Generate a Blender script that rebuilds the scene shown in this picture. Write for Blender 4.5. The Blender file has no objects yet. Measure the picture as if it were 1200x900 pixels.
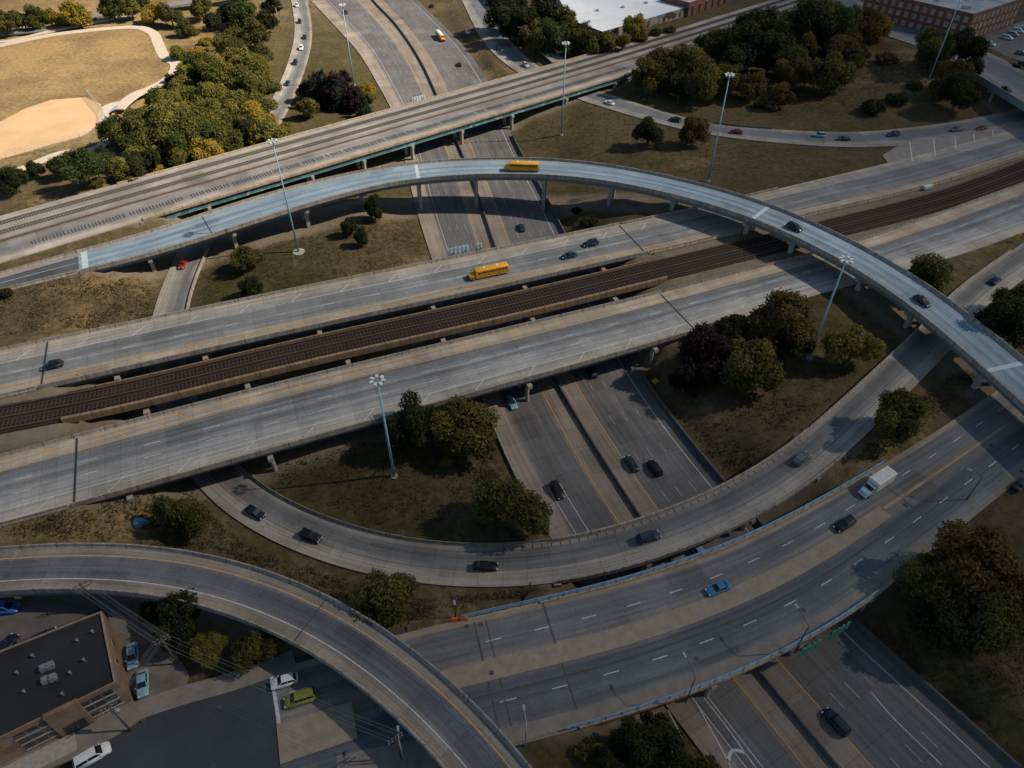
import bpy, bmesh, math, random
import numpy as np
from mathutils import Vector, Matrix, noise as mnoise
random.seed(7); RNG = np.random.default_rng(11)
scene = bpy.context.scene
COL = scene.collection
R = math.radians

# ------------------------------------------------------------------ camera
FPX = 833.0; PITCH = R(43.0); CAMH = 120.0
cam_d = bpy.data.cameras.new('camera'); cam = bpy.data.objects.new('camera', cam_d); COL.objects.link(cam)
cam_d.sensor_width = 36.0; cam_d.lens = FPX / 1200.0 * 36.0; cam_d.clip_start = 1.0; cam_d.clip_end = 9000.0
cam.location = (0, 0, CAMH); cam.rotation_euler = (R(90) - PITCH, 0, 0)
scene.camera = cam

def W(px, py, z=0.0):
    """ground point seen at a photo pixel, at height z"""
    x = (px - 600.0) / FPX; y = (450.0 - py) / FPX
    dy = math.cos(PITCH) + y * math.sin(PITCH); dz = -math.sin(PITCH) + y * math.cos(PITCH)
    t = (z - CAMH) / dz
    return np.array((x * t, dy * t))

# ------------------------------------------------------------------ node helpers
def new_mat(name):
    m = bpy.data.materials.new(name); m.use_nodes = True
    nt = m.node_tree; nt.nodes.clear()
    out = nt.nodes.new('ShaderNodeOutputMaterial'); b = nt.nodes.new('ShaderNodeBsdfPrincipled')
    nt.links.new(b.outputs[0], out.inputs[0])
    return m, nt, b
def nd(nt, typ, **kw):
    n = nt.nodes.new(typ)
    for k, v in kw.items(): setattr(n, k, v)
    return n
def lk(nt, a, b): nt.links.new(a, b)
def noise(nt, scale, detail=4, rough=.55, vec=None, dim='3D'):
    n = nd(nt, 'ShaderNodeTexNoise'); n.inputs['Scale'].default_value = scale
    n.inputs['Detail'].default_value = detail; n.inputs['Roughness'].default_value = rough
    if vec is not None: lk(nt, vec, n.inputs['Vector'])
    return n.outputs['Fac']
def ramp(nt, fac, stops, interp='LINEAR'):
    n = nd(nt, 'ShaderNodeValToRGB'); cr = n.color_ramp; cr.interpolation = interp
    while len(cr.elements) < len(stops): cr.elements.new(0.5)
    while len(cr.elements) > len(stops): cr.elements.remove(cr.elements[-1])
    for e, (p, c) in zip(cr.elements, stops):
        e.position = p
        e.color = (c, c, c, 1) if isinstance(c, (int, float)) else (c[0], c[1], c[2], 1)
    lk(nt, fac, n.inputs[0])
    return n.outputs[0]
def mixc(nt, mode, fac, a, b):
    n = nd(nt, 'ShaderNodeMix', data_type='RGBA', blend_type=mode)
    for sock, v in ((0, fac), (6, a), (7, b)):
        if isinstance(v, (int, float)): n.inputs[sock].default_value = v
        elif isinstance(v, tuple): n.inputs[sock].default_value = (*v[:3], 1)
        else: lk(nt, v, n.inputs[sock])
    return n.outputs[2]
def math_(nt, op, a, b=0.0):
    n = nd(nt, 'ShaderNodeMath', operation=op)
    for i, v in enumerate((a, b)):
        if isinstance(v, (int, float)): n.inputs[i].default_value = v
        else: lk(nt, v, n.inputs[i])
    return n.outputs[0]
def bump(nt, b, h, dist=.05, strength=.5):
    n = nd(nt, 'ShaderNodeBump'); n.inputs['Distance'].default_value = dist; n.inputs['Strength'].default_value = strength
    lk(nt, h, n.inputs['Height']); lk(nt, n.outputs[0], b.inputs['Normal'])

def plain(name, col, rough=.7, metal=0.0, var=.25, scale=1.5, coat=0.0):
    """one-colour surface with mottling"""
    m, nt, b = new_mat(name)
    g = nd(nt, 'ShaderNodeNewGeometry')
    f = noise(nt, scale, 5, .6, g.outputs['Position'])
    c = mixc(nt, 'MULTIPLY', 1.0, col, ramp(nt, f, [(.3, 1 - var), (.7, 1 + var * .6)]))
    lk(nt, c, b.inputs['Base Color']); b.inputs['Roughness'].default_value = rough; b.inputs['Metallic'].default_value = metal
    b.inputs['Coat Weight'].default_value = coat
    return m

def road_mat(name, stops, streak=.22, joints=5.0, patch=.15, rough=.85):
    """paving: stops = base colour across the road (0..1 from the A edge); tyre streaks run along it"""
    m, nt, b = new_mat(name)
    uv = nd(nt, 'ShaderNodeUVMap', uv_map='UVMap'); sep = nd(nt, 'ShaderNodeSeparateXYZ'); lk(nt, uv.outputs[0], sep.inputs[0])
    U, V = sep.outputs[0], sep.outputs[1]
    wob = noise(nt, .08, 3, .5, uv.outputs[0])
    cmb0 = nd(nt, 'ShaderNodeCombineXYZ'); lk(nt, math_(nt, 'MULTIPLY', U, 3.0), cmb0.inputs[0]); lk(nt, math_(nt, 'MULTIPLY', V, .05), cmb0.inputs[1])
    wf = noise(nt, 1.5, 4, .6, cmb0.outputs[0])
    U2 = math_(nt, 'ADD', U, math_(nt, 'MULTIPLY', math_(nt, 'SUBTRACT', wf, .5), .05))
    base = ramp(nt, U2, stops)
    cmb = nd(nt, 'ShaderNodeCombineXYZ'); lk(nt, math_(nt, 'MULTIPLY', U, 26.0), cmb.inputs[0]); lk(nt, math_(nt, 'MULTIPLY', V, .025), cmb.inputs[1])
    st = noise(nt, 1.0, 6, .65, cmb.outputs[0])
    c = mixc(nt, 'MULTIPLY', 1.0, base, ramp(nt, st, [(.3, 1 - streak), (.5, 1.0), (.72, 1 + streak)]))
    g = nd(nt, 'ShaderNodeNewGeometry')
    p = noise(nt, .09, 6, .6, g.outputs['Position'])
    c = mixc(nt, 'MULTIPLY', 1.0, c, ramp(nt, p, [(.35, 1 - patch), (.65, 1 + patch)]))
    fine = noise(nt, 2.2, 5, .7, g.outputs['Position'])
    c = mixc(nt, 'MULTIPLY', 1.0, c, ramp(nt, fine, [(.3, .84), (.7, 1.14)]))
    # dark spots of oil and patches
    sp = noise(nt, .45, 3, .5, g.outputs['Position'])
    c = mixc(nt, 'MULTIPLY', 1.0, c, ramp(nt, sp, [(.68, 1.0), (.76, .82)]))
    # meandering sealed cracks
    vor = nd(nt, 'ShaderNodeTexVoronoi', feature='DISTANCE_TO_EDGE'); vor.inputs['Scale'].default_value = .12
    wv = nd(nt, 'ShaderNodeVectorMath', operation='ADD')
    nz = nd(nt, 'ShaderNodeTexNoise'); nz.inputs['Scale'].default_value = .35; lk(nt, g.outputs['Position'], nz.inputs['Vector'])
    sc = nd(nt, 'ShaderNodeVectorMath', operation='SCALE'); sc.inputs['Scale'].default_value = 5.0; lk(nt, nz.outputs['Color'], sc.inputs[0])
    lk(nt, g.outputs['Position'], wv.inputs[0]); lk(nt, sc.outputs[0], wv.inputs[1]); lk(nt, wv.outputs[0], vor.inputs['Vector'])
    ck = ramp(nt, vor.outputs['Distance'], [(.0, .72), (.012, 1.0)])
    cm = ramp(nt, noise(nt, .03, 2, .5, g.outputs['Position']), [(.48, 0.0), (.6, .8)])
    c = mixc(nt, 'MIX', cm, c, mixc(nt, 'MULTIPLY', 1.0, c, ck))
    rp = nd(nt, 'ShaderNodeTexBrick'); rp.offset = .37; rp.inputs['Scale'].default_value = 1.0; rp.inputs['Brick Width'].default_value = 7.3; rp.inputs['Row Height'].default_value = .27; rp.inputs['Mortar Size'].default_value = 0.0
    rp.inputs['Color1'].default_value = (0, 0, 0, 1); rp.inputs['Color2'].default_value = (1, 1, 1, 1)
    rv = nd(nt, 'ShaderNodeCombineXYZ'); lk(nt, V, rv.inputs[0]); lk(nt, U, rv.inputs[1]); lk(nt, rv.outputs[0], rp.inputs['Vector'])
    c = mixc(nt, 'MULTIPLY', 1.0, c, ramp(nt, rp.outputs['Color'], [(0.0, .80), (.05, .97), (.5, 1.0), (.94, 1.03), (.96, 1.14)], 'CONSTANT'))
    if joints:
        fr = math_(nt, 'FRACT', math_(nt, 'DIVIDE', V, joints))
        c = mixc(nt, 'MULTIPLY', 1.0, c, ramp(nt, fr, [(.0, .80), (.03, .80), (.05, 1.0)]))
        # every slab a slightly different grey
        cell = nd(nt, 'ShaderNodeTexWhiteNoise', noise_dimensions='2D')
        cc = nd(nt, 'ShaderNodeCombineXYZ'); lk(nt, math_(nt, 'FLOOR', math_(nt, 'DIVIDE', V, joints)), cc.inputs[0]); lk(nt, math_(nt, 'FLOOR', math_(nt, 'MULTIPLY', U, 4.0)), cc.inputs[1])
        lk(nt, cc.outputs[0], cell.inputs[0])
        c = mixc(nt, 'MULTIPLY', 1.0, c, ramp(nt, cell.outputs['Value'], [(0, .92), (1, 1.08)]))
    lk(nt, c, b.inputs['Base Color']); b.inputs['Roughness'].default_value = rough
    b.inputs['Specular IOR Level'].default_value = .25
    bump(nt, b, fine, .03, .4)
    return m

def paint_mat(name, col, wear=.5):
    """worn road paint: thin, broken by noise towards a pale asphalt grey"""
    m, nt, b = new_mat(name)
    g = nd(nt, 'ShaderNodeNewGeometry')
    f = noise(nt, 1.6, 5, .7, g.outputs['Position'])
    c = mixc(nt, 'MIX', ramp(nt, f, [(.35, wear), (.62, 0.0)]), col, (.16, .155, .15))
    lk(nt, c, b.inputs['Base Color']); b.inputs['Roughness'].default_value = .7
    return m

def leaf_mat(name, cols):
    """foliage: hue varies by leaf clump (face attribute) and by tree"""
    m, nt, b = new_mat(name)
    at = nd(nt, 'ShaderNodeAttribute', attribute_name='clump'); oi = nd(nt, 'ShaderNodeObjectInfo')
    f = math_(nt, 'ADD', math_(nt, 'MULTIPLY', at.outputs['Fac'], .8), math_(nt, 'MULTIPLY', oi.outputs['Random'], .2))
    n = len(cols)
    c = ramp(nt, f, [(i / (n - 1), x) for i, x in enumerate(cols)])
    lk(nt, c, b.inputs['Base Color']); b.inputs['Roughness'].default_value = .65
    b.inputs['Specular IOR Level'].default_value = .2
    tr = nd(nt, 'ShaderNodeBsdfTranslucent'); lk(nt, c, tr.inputs[0])
    mx = nd(nt, 'ShaderNodeMixShader'); mx.inputs[0].default_value = .38
    out = [x for x in nt.nodes if x.type == 'OUTPUT_MATERIAL'][0]
    lk(nt, b.outputs[0], mx.inputs[1]); lk(nt, tr.outputs[0], mx.inputs[2]); lk(nt, mx.outputs[0], out.inputs[0])
    return m

def brick_mat(name, c1, c2, mortar, sx=.22, sy=.075):
    m, nt, b = new_mat(name)
    uv = nd(nt, 'ShaderNodeUVMap', uv_map='UVMap')
    bt = nd(nt, 'ShaderNodeTexBrick'); bt.inputs['Scale'].default_value = 1.0
    bt.inputs['Brick Width'].default_value = sx; bt.inputs['Row Height'].default_value = sy; bt.inputs['Mortar Size'].default_value = .01
    bt.inputs['Color1'].default_value = (*c1, 1); bt.inputs['Color2'].default_value = (*c2, 1); bt.inputs['Mortar'].default_value = (*mortar, 1)
    lk(nt, uv.outputs[0], bt.inputs['Vector'])
    g = nd(nt, 'ShaderNodeNewGeometry')
    c = mixc(nt, 'MULTIPLY', 1.0, bt.outputs['Color'], ramp(nt, noise(nt, .5, 5, .65, g.outputs['Position']), [(.3, .7), (.7, 1.2)]))
    lk(nt, c, b.inputs['Base Color']); b.inputs['Roughness'].default_value = .9
    return m

def glass_mat(name, col=(.02, .025, .03)):
    m, nt, b = new_mat(name)
    b.inputs['Base Color'].default_value = (*col, 1); b.inputs['Roughness'].default_value = .12
    b.inputs['Specular IOR Level'].default_value = .7
    return m

_carp = {}
def car_paint(col, metal=.0):
    k = (col, metal)
    if k not in _carp:
        m, nt, b = new_mat('car_paint'); g = nd(nt, 'ShaderNodeNewGeometry')
        c = mixc(nt, 'MULTIPLY', 1.0, col, ramp(nt, noise(nt, 1.2, 4, .6, g.outputs['Position']), [(.3, .85), (.7, 1.08)]))
        lk(nt, c, b.inputs['Base Color']); b.inputs['Metallic'].default_value = metal
        b.inputs['Roughness'].default_value = .42; b.inputs['Specular IOR Level'].default_value = .3; b.inputs['Coat Weight'].default_value = .15; b.inputs['Coat Roughness'].default_value = .08
        _carp[k] = m
    return _carp[k]

# ------------------------------------------------------------------ mesh builder
class MB:
    def __init__(s): s.v = []; s.f = []; s.uv = []; s.sm = []
    def quad(s, pts, uv=None, smooth=False):
        i = len(s.v); s.v += [tuple(p) for p in pts]; s.f.append(tuple(range(i, i + len(pts))))
        s.uv.append(uv if uv else [(0, 0)] * len(pts)); s.sm.append(smooth)
    def box(s, c, size, rz=0.0, taper=1.0, uvs=True):
        cx, cy, cz = c; hx, hy, hz = (k / 2 for k in size); ca, sa = math.cos(rz), math.sin(rz)
        P = []
        for z, t in ((-hz, 1.0), (hz, taper)):
            for x, y in ((-hx, -hy), (hx, -hy), (hx, hy), (-hx, hy)):
                x *= t; y *= t
                P.append((cx + ca * x - sa * y, cy + sa * x + ca * y, cz + z))
        for q in ((3, 2, 1, 0), (4, 5, 6, 7), (0, 1, 5, 4), (1, 2, 6, 5), (2, 3, 7, 6), (3, 0, 4, 7)):
            pts = [P[k] for k in q]
            L = math.dist(pts[0], pts[1]); Hh = math.dist(pts[1], pts[2])
            s.quad(pts, [(0, 0), (L, 0), (L, Hh), (0, Hh)])
    def prism(s, poly, z0, z1, bottom=True):
        """closed polygon (counter-clockwise) from z0 to z1"""
        a = sum(poly[i][0] * poly[(i + 1) % len(poly)][1] - poly[(i + 1) % len(poly)][0] * poly[i][1] for i in range(len(poly)))
        if a < 0: poly = poly[::-1]
        s.quad([(p[0], p[1], z1) for p in poly], [(p[0], p[1]) for p in poly])
        if bottom: s.quad([(p[0], p[1], z0) for p in poly[::-1]], [(p[0], p[1]) for p in poly[::-1]])
        n = len(poly)
        for i in range(n):
            p, q = poly[i], poly[(i + 1) % n]; L = math.dist(p[:2], q[:2])
            s.quad([(p[0], p[1], z0), (q[0], q[1], z0), (q[0], q[1], z1), (p[0], p[1], z1)], [(0, 0), (L, 0), (L, z1 - z0), (0, z1 - z0)])
    def tube(s, p0, p1, r0, r1=None, n=8, caps=True):
        r1 = r0 if r1 is None else r1
        a, b = Vector(p0), Vector(p1); d = (b - a)
        if d.length < 1e-6: return
        d.normalize(); u = d.orthogonal().normalized(); w = d.cross(u)
        A = [a + (u * math.cos(2 * math.pi * k / n) + w * math.sin(2 * math.pi * k / n)) * r0 for k in range(n)]
        B = [b + (u * math.cos(2 * math.pi * k / n) + w * math.sin(2 * math.pi * k / n)) * r1 for k in range(n)]
        for k in range(n):
            s.quad([A[k], A[(k + 1) % n], B[(k + 1) % n], B[k]], None, True)
        if caps: s.quad(A[::-1]); s.quad(B)
    def sweep(s, C, N, prof, close=True, caps=True, S=None, uvmode=None):
        """sweep profile [(lateral, dz)] along points C (n,3) with lateral normals N (n,2)"""
        n = len(C); m = len(prof)
        rows = [[(C[i][0] + N[i][0] * a, C[i][1] + N[i][1] * a, C[i][2] + h) for a, h in prof] for i in range(n)]
        acc = [0.0]
        for j in range(m): acc.append(acc[-1] + math.dist(prof[j], prof[(j + 1) % m]))
        for i in range(n - 1):
            s0 = S[i] if S is not None else i; s1 = S[i + 1] if S is not None else i + 1
            for j in range(m if close else m - 1):
                k = (j + 1) % m
                s.quad([rows[i][j], rows[i + 1][j], rows[i + 1][k], rows[i][k]], [(s0, acc[j]), (s1, acc[j]), (s1, acc[j + 1]), (s0, acc[j + 1])])
        if close and caps:
            s.quad(rows[0]); s.quad(rows[-1][::-1])
    def build(s, name, mat, parent=None, origin=(0, 0, 0), fixn=True, bevel=0.0):
        me = bpy.data.meshes.new(name)
        o = origin
        me.from_pydata([(x - o[0], y - o[1], z - o[2]) for x, y, z in s.v], [], s.f)
        uvl = me.uv_layers.new(name='UVMap'); flat = [c for f in s.uv for p in f for c in p]
        uvl.data.foreach_set('uv', flat)
        me.polygons.foreach_set('use_smooth', s.sm)
        if fixn:
            bm = bmesh.new(); bm.from_mesh(me)
            bmesh.ops.remove_doubles(bm, verts=bm.verts, dist=1e-4)
            bmesh.ops.recalc_face_normals(bm, faces=bm.faces)
            bm.to_mesh(me); bm.free()
        me.update()
        ob = bpy.data.objects.new(name, me); COL.objects.link(ob)
        if mat is not None: me.materials.append(mat)
        if parent is not None: ob.parent = parent
        else: ob.location = o
        if bevel:
            md = ob.modifiers.new('bevel', 'BEVEL'); md.width = bevel; md.segments = 2; md.limit_method = 'ANGLE'
        return ob

def tag(o, label=None, cat=None, group=None, kind=None):
    if label: o['label'] = label
    if cat: o['category'] = cat
    if group: o['group'] = group
    if kind: o['kind'] = kind
    return o
def empty(name, loc=(0, 0, 0), rz=0.0):
    o = bpy.data.objects.new(name, None); COL.objects.link(o); o.location = loc; o.rotation_euler = (0, 0, rz)
    o.empty_display_size = .5
    return o
def copy_tree(o, parent=None):
    c = o.copy(); COL.objects.link(c); c.parent = parent
    for ch in list(o.children): copy_tree(ch, c)
    return c

# ------------------------------------------------------------------ curves and roads
def catmull(P, step):
    P = np.asarray(P, float)
    if len(P) < 3: Q = [P[0] + (P[-1] - P[0]) * t for t in np.linspace(0, 1, max(2, int(np.linalg.norm(P[-1] - P[0]) / step)))]; return np.array(Q)
    E = np.vstack([2 * P[0] - P[1], P, 2 * P[-1] - P[-2]]); out = []
    for i in range(1, len(E) - 2):
        p0, p1, p2, p3 = E[i - 1], E[i], E[i + 1], E[i + 2]
        k = max(2, int(np.linalg.norm(p2 - p1) / step) + 1)
        d01 = max(np.linalg.norm(p1 - p0), 1e-3) ** .5; d12 = max(np.linalg.norm(p2 - p1), 1e-3) ** .5; d23 = max(np.linalg.norm(p3 - p2), 1e-3) ** .5
        m1 = (p1 - p0) / d01 - (p2 - p0) / (d01 + d12) + (p2 - p1) / d12
        m2 = (p2 - p1) / d12 - (p3 - p1) / (d12 + d23) + (p3 - p2) / d23
        m1 *= d12; m2 *= d12
        for j in range(k):
            t = j / k; t2 = t * t; t3 = t2 * t
            out.append((2 * t3 - 3 * t2 + 1) * p1 + (t3 - 2 * t2 + t) * m1 + (-2 * t3 + 3 * t2) * p2 + (t3 - t2) * m2)
    out.append(P[-1]); return np.array(out)
def resample(P, step):
    d = np.r_[0, np.cumsum(np.linalg.norm(np.diff(P[:, :2], axis=0), axis=1))]
    n = max(2, int(round(d[-1] / step)) + 1); s = np.linspace(0, d[-1], n)
    return np.stack([np.interp(s, d, P[:, k]) for k in range(P.shape[1])], 1), s
def gsm(a, sig):
    """gaussian smoothing with linear end extension"""
    if sig <= 0: return a
    k = int(3 * sig) + 1; a = np.asarray(a, float); one = a.ndim == 1
    if one: a = a[:, None]
    k = min(k, len(a) - 1)
    pre = 2 * a[0] - a[1:k + 1][::-1]; post = 2 * a[-1] - a[-k - 1:-1][::-1]
    b = np.vstack([pre, a, post]); g = np.exp(-.5 * (np.arange(-k, k + 1) / sig) ** 2); g /= g.sum()
    o = np.stack([np.convolve(b[:, j], g, 'valid') for j in range(b.shape[1])], 1)
    return o[:, 0] if one else o
def zinterp(n_px, zs):
    return np.interp(n_px, np.linspace(0, 1, len(zs)), zs) if len(zs) > 1 else np.full(len(n_px), zs[0])
def lift(px, zs):
    """pixel polyline -> 3-D points at heights zs spread along it"""
    P = np.array(px, float); d = np.r_[0, np.cumsum(np.linalg.norm(np.diff(P, axis=0), axis=1))]; t = d / d[-1]
    z = zinterp(t, zs)
    return np.array([[*W(p[0], p[1], h), h] for p, h in zip(P, z)])
def seg_dist(p, Q):
    a = Q[:-1, :2]; b = Q[1:, :2]; v = b - a; L = (v * v).sum(1) + 1e-9
    t = np.clip(((p - a) * v).sum(1) / L, 0, 1); q = a + v * t[:, None]
    return np.sqrt(((p - q) ** 2).sum(1).min())

ROADS = {}
class Road:
    STEP = 2.0
    def __init__(s, name, A, B, zs, ext0=0.0, ext1=0.0, sig=4.0, wmin=4.0, wmax=60.0, wconst=None):
        a3 = catmull(lift(A, zs), 2.0); a3, _ = resample(a3, s.STEP)
        b3 = catmull(lift(B, zs), 2.0)
        a3 = gsm(a3, sig)
        t = np.gradient(a3[:, :2], axis=0); t /= np.linalg.norm(t, axis=1)[:, None]
        nrm = np.stack([-t[:, 1], t[:, 0]], 1)
        mid = len(a3) // 2
        j = np.argmin(((b3[:, :2] - a3[mid, :2]) ** 2).sum(1))
        if ((b3[j, :2] - a3[mid, :2]) * nrm[mid]).sum() > 0: nrm = -nrm        # normal points from B side to A side
        w = np.array([seg_dist(p[:2], b3) for p in a3]); w = np.clip(w, wmin, wmax)
        if wconst: w[:] = wconst
        w = gsm(w, sig * 2)
        C = a3.copy(); C[:, :2] -= nrm * w[:, None] / 2
        C = gsm(C, sig)
        s._set(name, C, w / 2, ext0, ext1, nrm)
    def _set(s, name, C, hw, e0, e1, nref):
        st = s.STEP
        if e0:
            d = C[0] - C[3]; d = d / np.linalg.norm(d[:2]); d[2] = 0; k = int(e0 / st)
            C = np.vstack([[C[0] + d * st * i for i in range(k, 0, -1)], C]); hw = np.r_[np.full(k, hw[0]), hw]; nref = np.vstack([np.repeat(nref[:1], k, 0), nref])
        if e1:
            d = C[-1] - C[-4]; d = d / np.linalg.norm(d[:2]); d[2] = 0; k = int(e1 / st)
            C = np.vstack([C, [C[-1] + d * st * i for i in range(1, k + 1)]]); hw = np.r_[hw, np.full(k, hw[-1])]; nref = np.vstack([nref, np.repeat(nref[-1:], k, 0)])
        t = np.gradient(C[:, :2], axis=0); t /= np.linalg.norm(t, axis=1)[:, None]
        n = np.stack([-t[:, 1], t[:, 0]], 1)
        if (n * nref).sum() < 0: n = -n
        s.C, s.hw, s.N, s.T = C, hw, n, t
        s.s = np.r_[0, np.cumsum(np.linalg.norm(np.diff(C[:, :2], axis=0), axis=1))]
        s.name = name; ROADS[name] = s
    def i_at(s, px, py, dz=0.0):
        z = float(s.C[:, 2].mean())
        for _ in range(6):
            p = W(px, py, z + dz); i = int(np.argmin(((s.C[:, :2] - p) ** 2).sum(1))); z = float(s.C[i, 2])
        return i, p, z
    def s_at(s, px, py): return float(s.s[s.i_at(px, py)[0]])
    def at(s, sv, u):
        """point at length sv, lateral fraction u (0 = A edge, 1 = B edge)"""
        x = [np.interp(sv, s.s, s.C[:, k]) for k in range(3)]; n = [np.interp(sv, s.s, s.N[:, k]) for k in range(2)]; h = np.interp(sv, s.s, s.hw)
        l = (1 - 2 * u) * h
        return np.array((x[0] + n[0] * l, x[1] + n[1] * l, x[2])), np.array(n)
    def rng(s, s0=None, s1=None):
        s0 = s.s[0] if s0 is None else s0; s1 = s.s[-1] if s1 is None else s1
        m = [i for i in range(len(s.s)) if s0 + .4 < s.s[i] < s1 - .4]
        S = np.r_[s0, s.s[m], s1]
        f = lambda a: np.stack([np.interp(S, s.s, a[:, k]) for k in range(a.shape[1])], 1)
        N = f(s.N); N /= np.linalg.norm(N, axis=1)[:, None]
        return S, f(s.C), N, np.interp(S, s.s, s.hw)
    def sheet(s, mb, s0=None, s1=None, u0=0.0, u1=1.0, dz=0.0, skirt=.6, div=8):
        S, C, N, hw = s.rng(s0, s1)
        us = np.linspace(u0, u1, div + 1)
        row = lambda i: [(C[i][0] + N[i][0] * (1 - 2 * u) * hw[i], C[i][1] + N[i][1] * (1 - 2 * u) * hw[i], C[i][2] + dz) for u in us]
        prev = row(0)
        for i in range(1, len(S)):
            cur = row(i)
            for j in range(div):
                mb.quad([prev[j], cur[j], cur[j + 1], prev[j + 1]], [(us[j], S[i - 1]), (us[j], S[i]), (us[j + 1], S[i]), (us[j + 1], S[i - 1])])
            if skirt:
                for j, in ((0,), (div,)):
                    a, b = prev[j], cur[j]
                    mb.quad([a, b, (b[0], b[1], b[2] - skirt), (a[0], a[1], a[2] - skirt)], [(us[j], S[i - 1]), (us[j], S[i]), (us[j], S[i]), (us[j], S[i - 1])])
            prev = cur
    def strip(s, mb, u, s0, s1, width=.15, dz=.012, u2=None):
        """painted strip at lateral fraction u (to u2 for a slanted tick)"""
        n = max(2, int((s1 - s0) / 2.0) + 1); prev = None
        for k in range(n):
            f = k / (n - 1); uu = u if u2 is None else u + (u2 - u) * f
            p, nn = s.at(s0 + (s1 - s0) * f, uu)
            a = (p[0] + nn[0] * width / 2, p[1] + nn[1] * width / 2, p[2] + dz); b = (p[0] - nn[0] * width / 2, p[1] - nn[1] * width / 2, p[2] + dz)
            if prev: mb.quad([prev[0], a, b, prev[1]])
            prev = (a, b)
    def dashes(s, mb, u, s0, s1, period=12.0, length=3.2, width=.15, dz=.012, off=0.0):
        x = s0 + off
        while x + length < s1: s.strip(mb, u, x, x + length, width, dz); x += period
    def cross(s, mb, sv, u0, u1, width=.3, dz=.016):
        p, n = s.at(sv, u0); q, _ = s.at(sv, u1); i = int(np.argmin(abs(s.s - sv))); t = s.T[i]
        h = width / 2
        mb.quad([(p[0] - t[0] * h, p[1] - t[1] * h, p[2] + dz), (p[0] + t[0] * h, p[1] + t[1] * h, p[2] + dz), (q[0] + t[0] * h, q[1] + t[1] * h, q[2] + dz), (q[0] - t[0] * h, q[1] - t[1] * h, q[2] + dz)])
    def edge(s, u, s0=None, s1=None, inset=0.0):
        """polyline along lateral u, moved inwards by inset metres; returns C, N, S with N pointing outward"""
        S, C, N, hw = s.rng(s0, s1); sg = 1.0 if u < .5 else -1.0
        l = (1 - 2 * u) * hw - sg * inset
        P = C.copy(); P[:, :2] += N * l[:, None]
        return P, N * sg, S
# ------------------------------------------------------------------ the roads as laid out on the ground
FLY = Road('flyover', [(0,322),(87,296),(165,279),(210,262),(299,232),(340,221),(425,200),(485,191),(600,186),(687,190),(755,201),(815,215),(860,226),(900,239),(950,260),(1007,287),(1060,317),(1112,351),(1165,395),(1200,422),(1260,475)],
           [(0,342),(102,320),(200,292),(265,271),(300,263),(355,243),(425,222),(487,211),(600,206),(687,211),(760,223),(820,239),(880,257),(900,266),(957,290),(1012,324),(1087,375),(1150,433),(1200,476),(1270,545)],
           [7,7,8.5,10,11.5,12.5,13,13.5,14,14.2,14.2,14,14,13.5], ext0=50, ext1=20, sig=5)
WDR = Road('westbound', [(0,411),(175,375),(300,349),(600,289),(822,243),(900,224),(1045,190),(1200,149),(1330,112)], [(0,465),(72,449),(300,398),(600,333),(750,299),(880,269),(940,253),(1072,224),(1200,183),(1330,144)], [8.0], ext0=70, sig=5)
EDR = Road('eastbound', [(0,536),(300,457),(600,385),(780,342),(900,311),(1005,284),(1170,226),(1330,168)], [(-60,631),(0,617),(78,597),(300,533),(600,450),(812,390),(1012,327),(1110,305),(1187,277),(1330,222)], [8.0], ext0=70, sig=5)
CTA = Road('transit', [(0,475),(140,450),(300,410),(600,345),(750,309),(875,280),(955,260),(1097,225),(1200,187),(1330,137)], [(0,511),(85,490),(275,450),(600,372),(772,331),(900,300),(997,272),(1170,222),(1200,212),(1330,160)], [7.9], ext0=70, sig=5, wconst=9.4)
RC = Road('curve_ramp', [(1330,195),(1200,284),(1110,347),(1085,377),(1007,450),(900,543),(830,580),(750,612),(650,639),(600,642),(500,640),(400,617),(345,595),(300,571),(271,546),(240,490),(216,430),(217,365),(227,330),(250,279),(290,205),(337,130),(357,82),(366,40),(360,0),(348,-50)],
          [(1330,245),(1200,332),(1115,405),(1072,450),(1010,519),(967,554),(900,602),(812,640),(725,670),(657,685),(600,689),(487,689),(412,675),(300,629),(260,602),(215,555),(180,480),(170,420),(174,374),(185,337),(208,286),(248,220),(300,142),(332,90),(344,50),(342,0),(330,-55)],
          [8,8,7.6,7.2,7,6.8,6.6,6.2,5,3.6,2.2,1.0,.5,.4,.4,.4,.5,.7,.9,1,1], sig=4, wconst=9.0)
HAR = Road('street_bridge', [(1330,352),(1170,456),(1060,530),(1010,557),(900,622),(837,650),(765,672),(682,697),(600,712),(545,722),(470,741),(400,760),(318,786)], [(1360,440),(1200,555),(1140,600),(1040,695),(980,735),(900,775),(812,815),(672,862),(607,876),(500,898),(400,925)], [6.5], sig=5, wmax=30)
RI = Road('loop_ramp', [(-60,650),(0,642),(100,637),(175,639),(250,650),(300,662),(332,675),(405,705),(455,737),(515,785),(575,837),(620,890),(660,950)], [(-60,706),(0,697),(62,690),(125,689),(200,697),(250,710),(300,726),(375,762),(450,817),(525,895),(560,945)], [12.4], ext0=30, ext1=8, sig=4, wconst=9.0)
RE = Road('on_ramp', [(566,-5),(600,50),(640,84),(690,103),(735,117),(790,135),(840,147),(900,151),(1000,156),(1062,150),(1130,141),(1330,95)], [(520,5),(548,42),(600,80),(675,116),(752,139),(800,150),(832,157),(900,166),(1025,173),(1100,168),(1330,120)], [1.0,2.0,3.2,4.6,5.6,6.4,7.0,7.5,7.9,7.95,7.95], ext0=40, sig=4, wmax=13.5)
RAIL = Road('railway', [(-40,264),(102,225),(300,171),(600,89),(755,45),(900,1),(960,-18)], [(-20,298),(140,259),(300,217),(480,169),(600,126),(740,86),(900,38),(980,14)], [8.0], ext0=40, ext1=60, sig=6, wconst=29.0)
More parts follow.
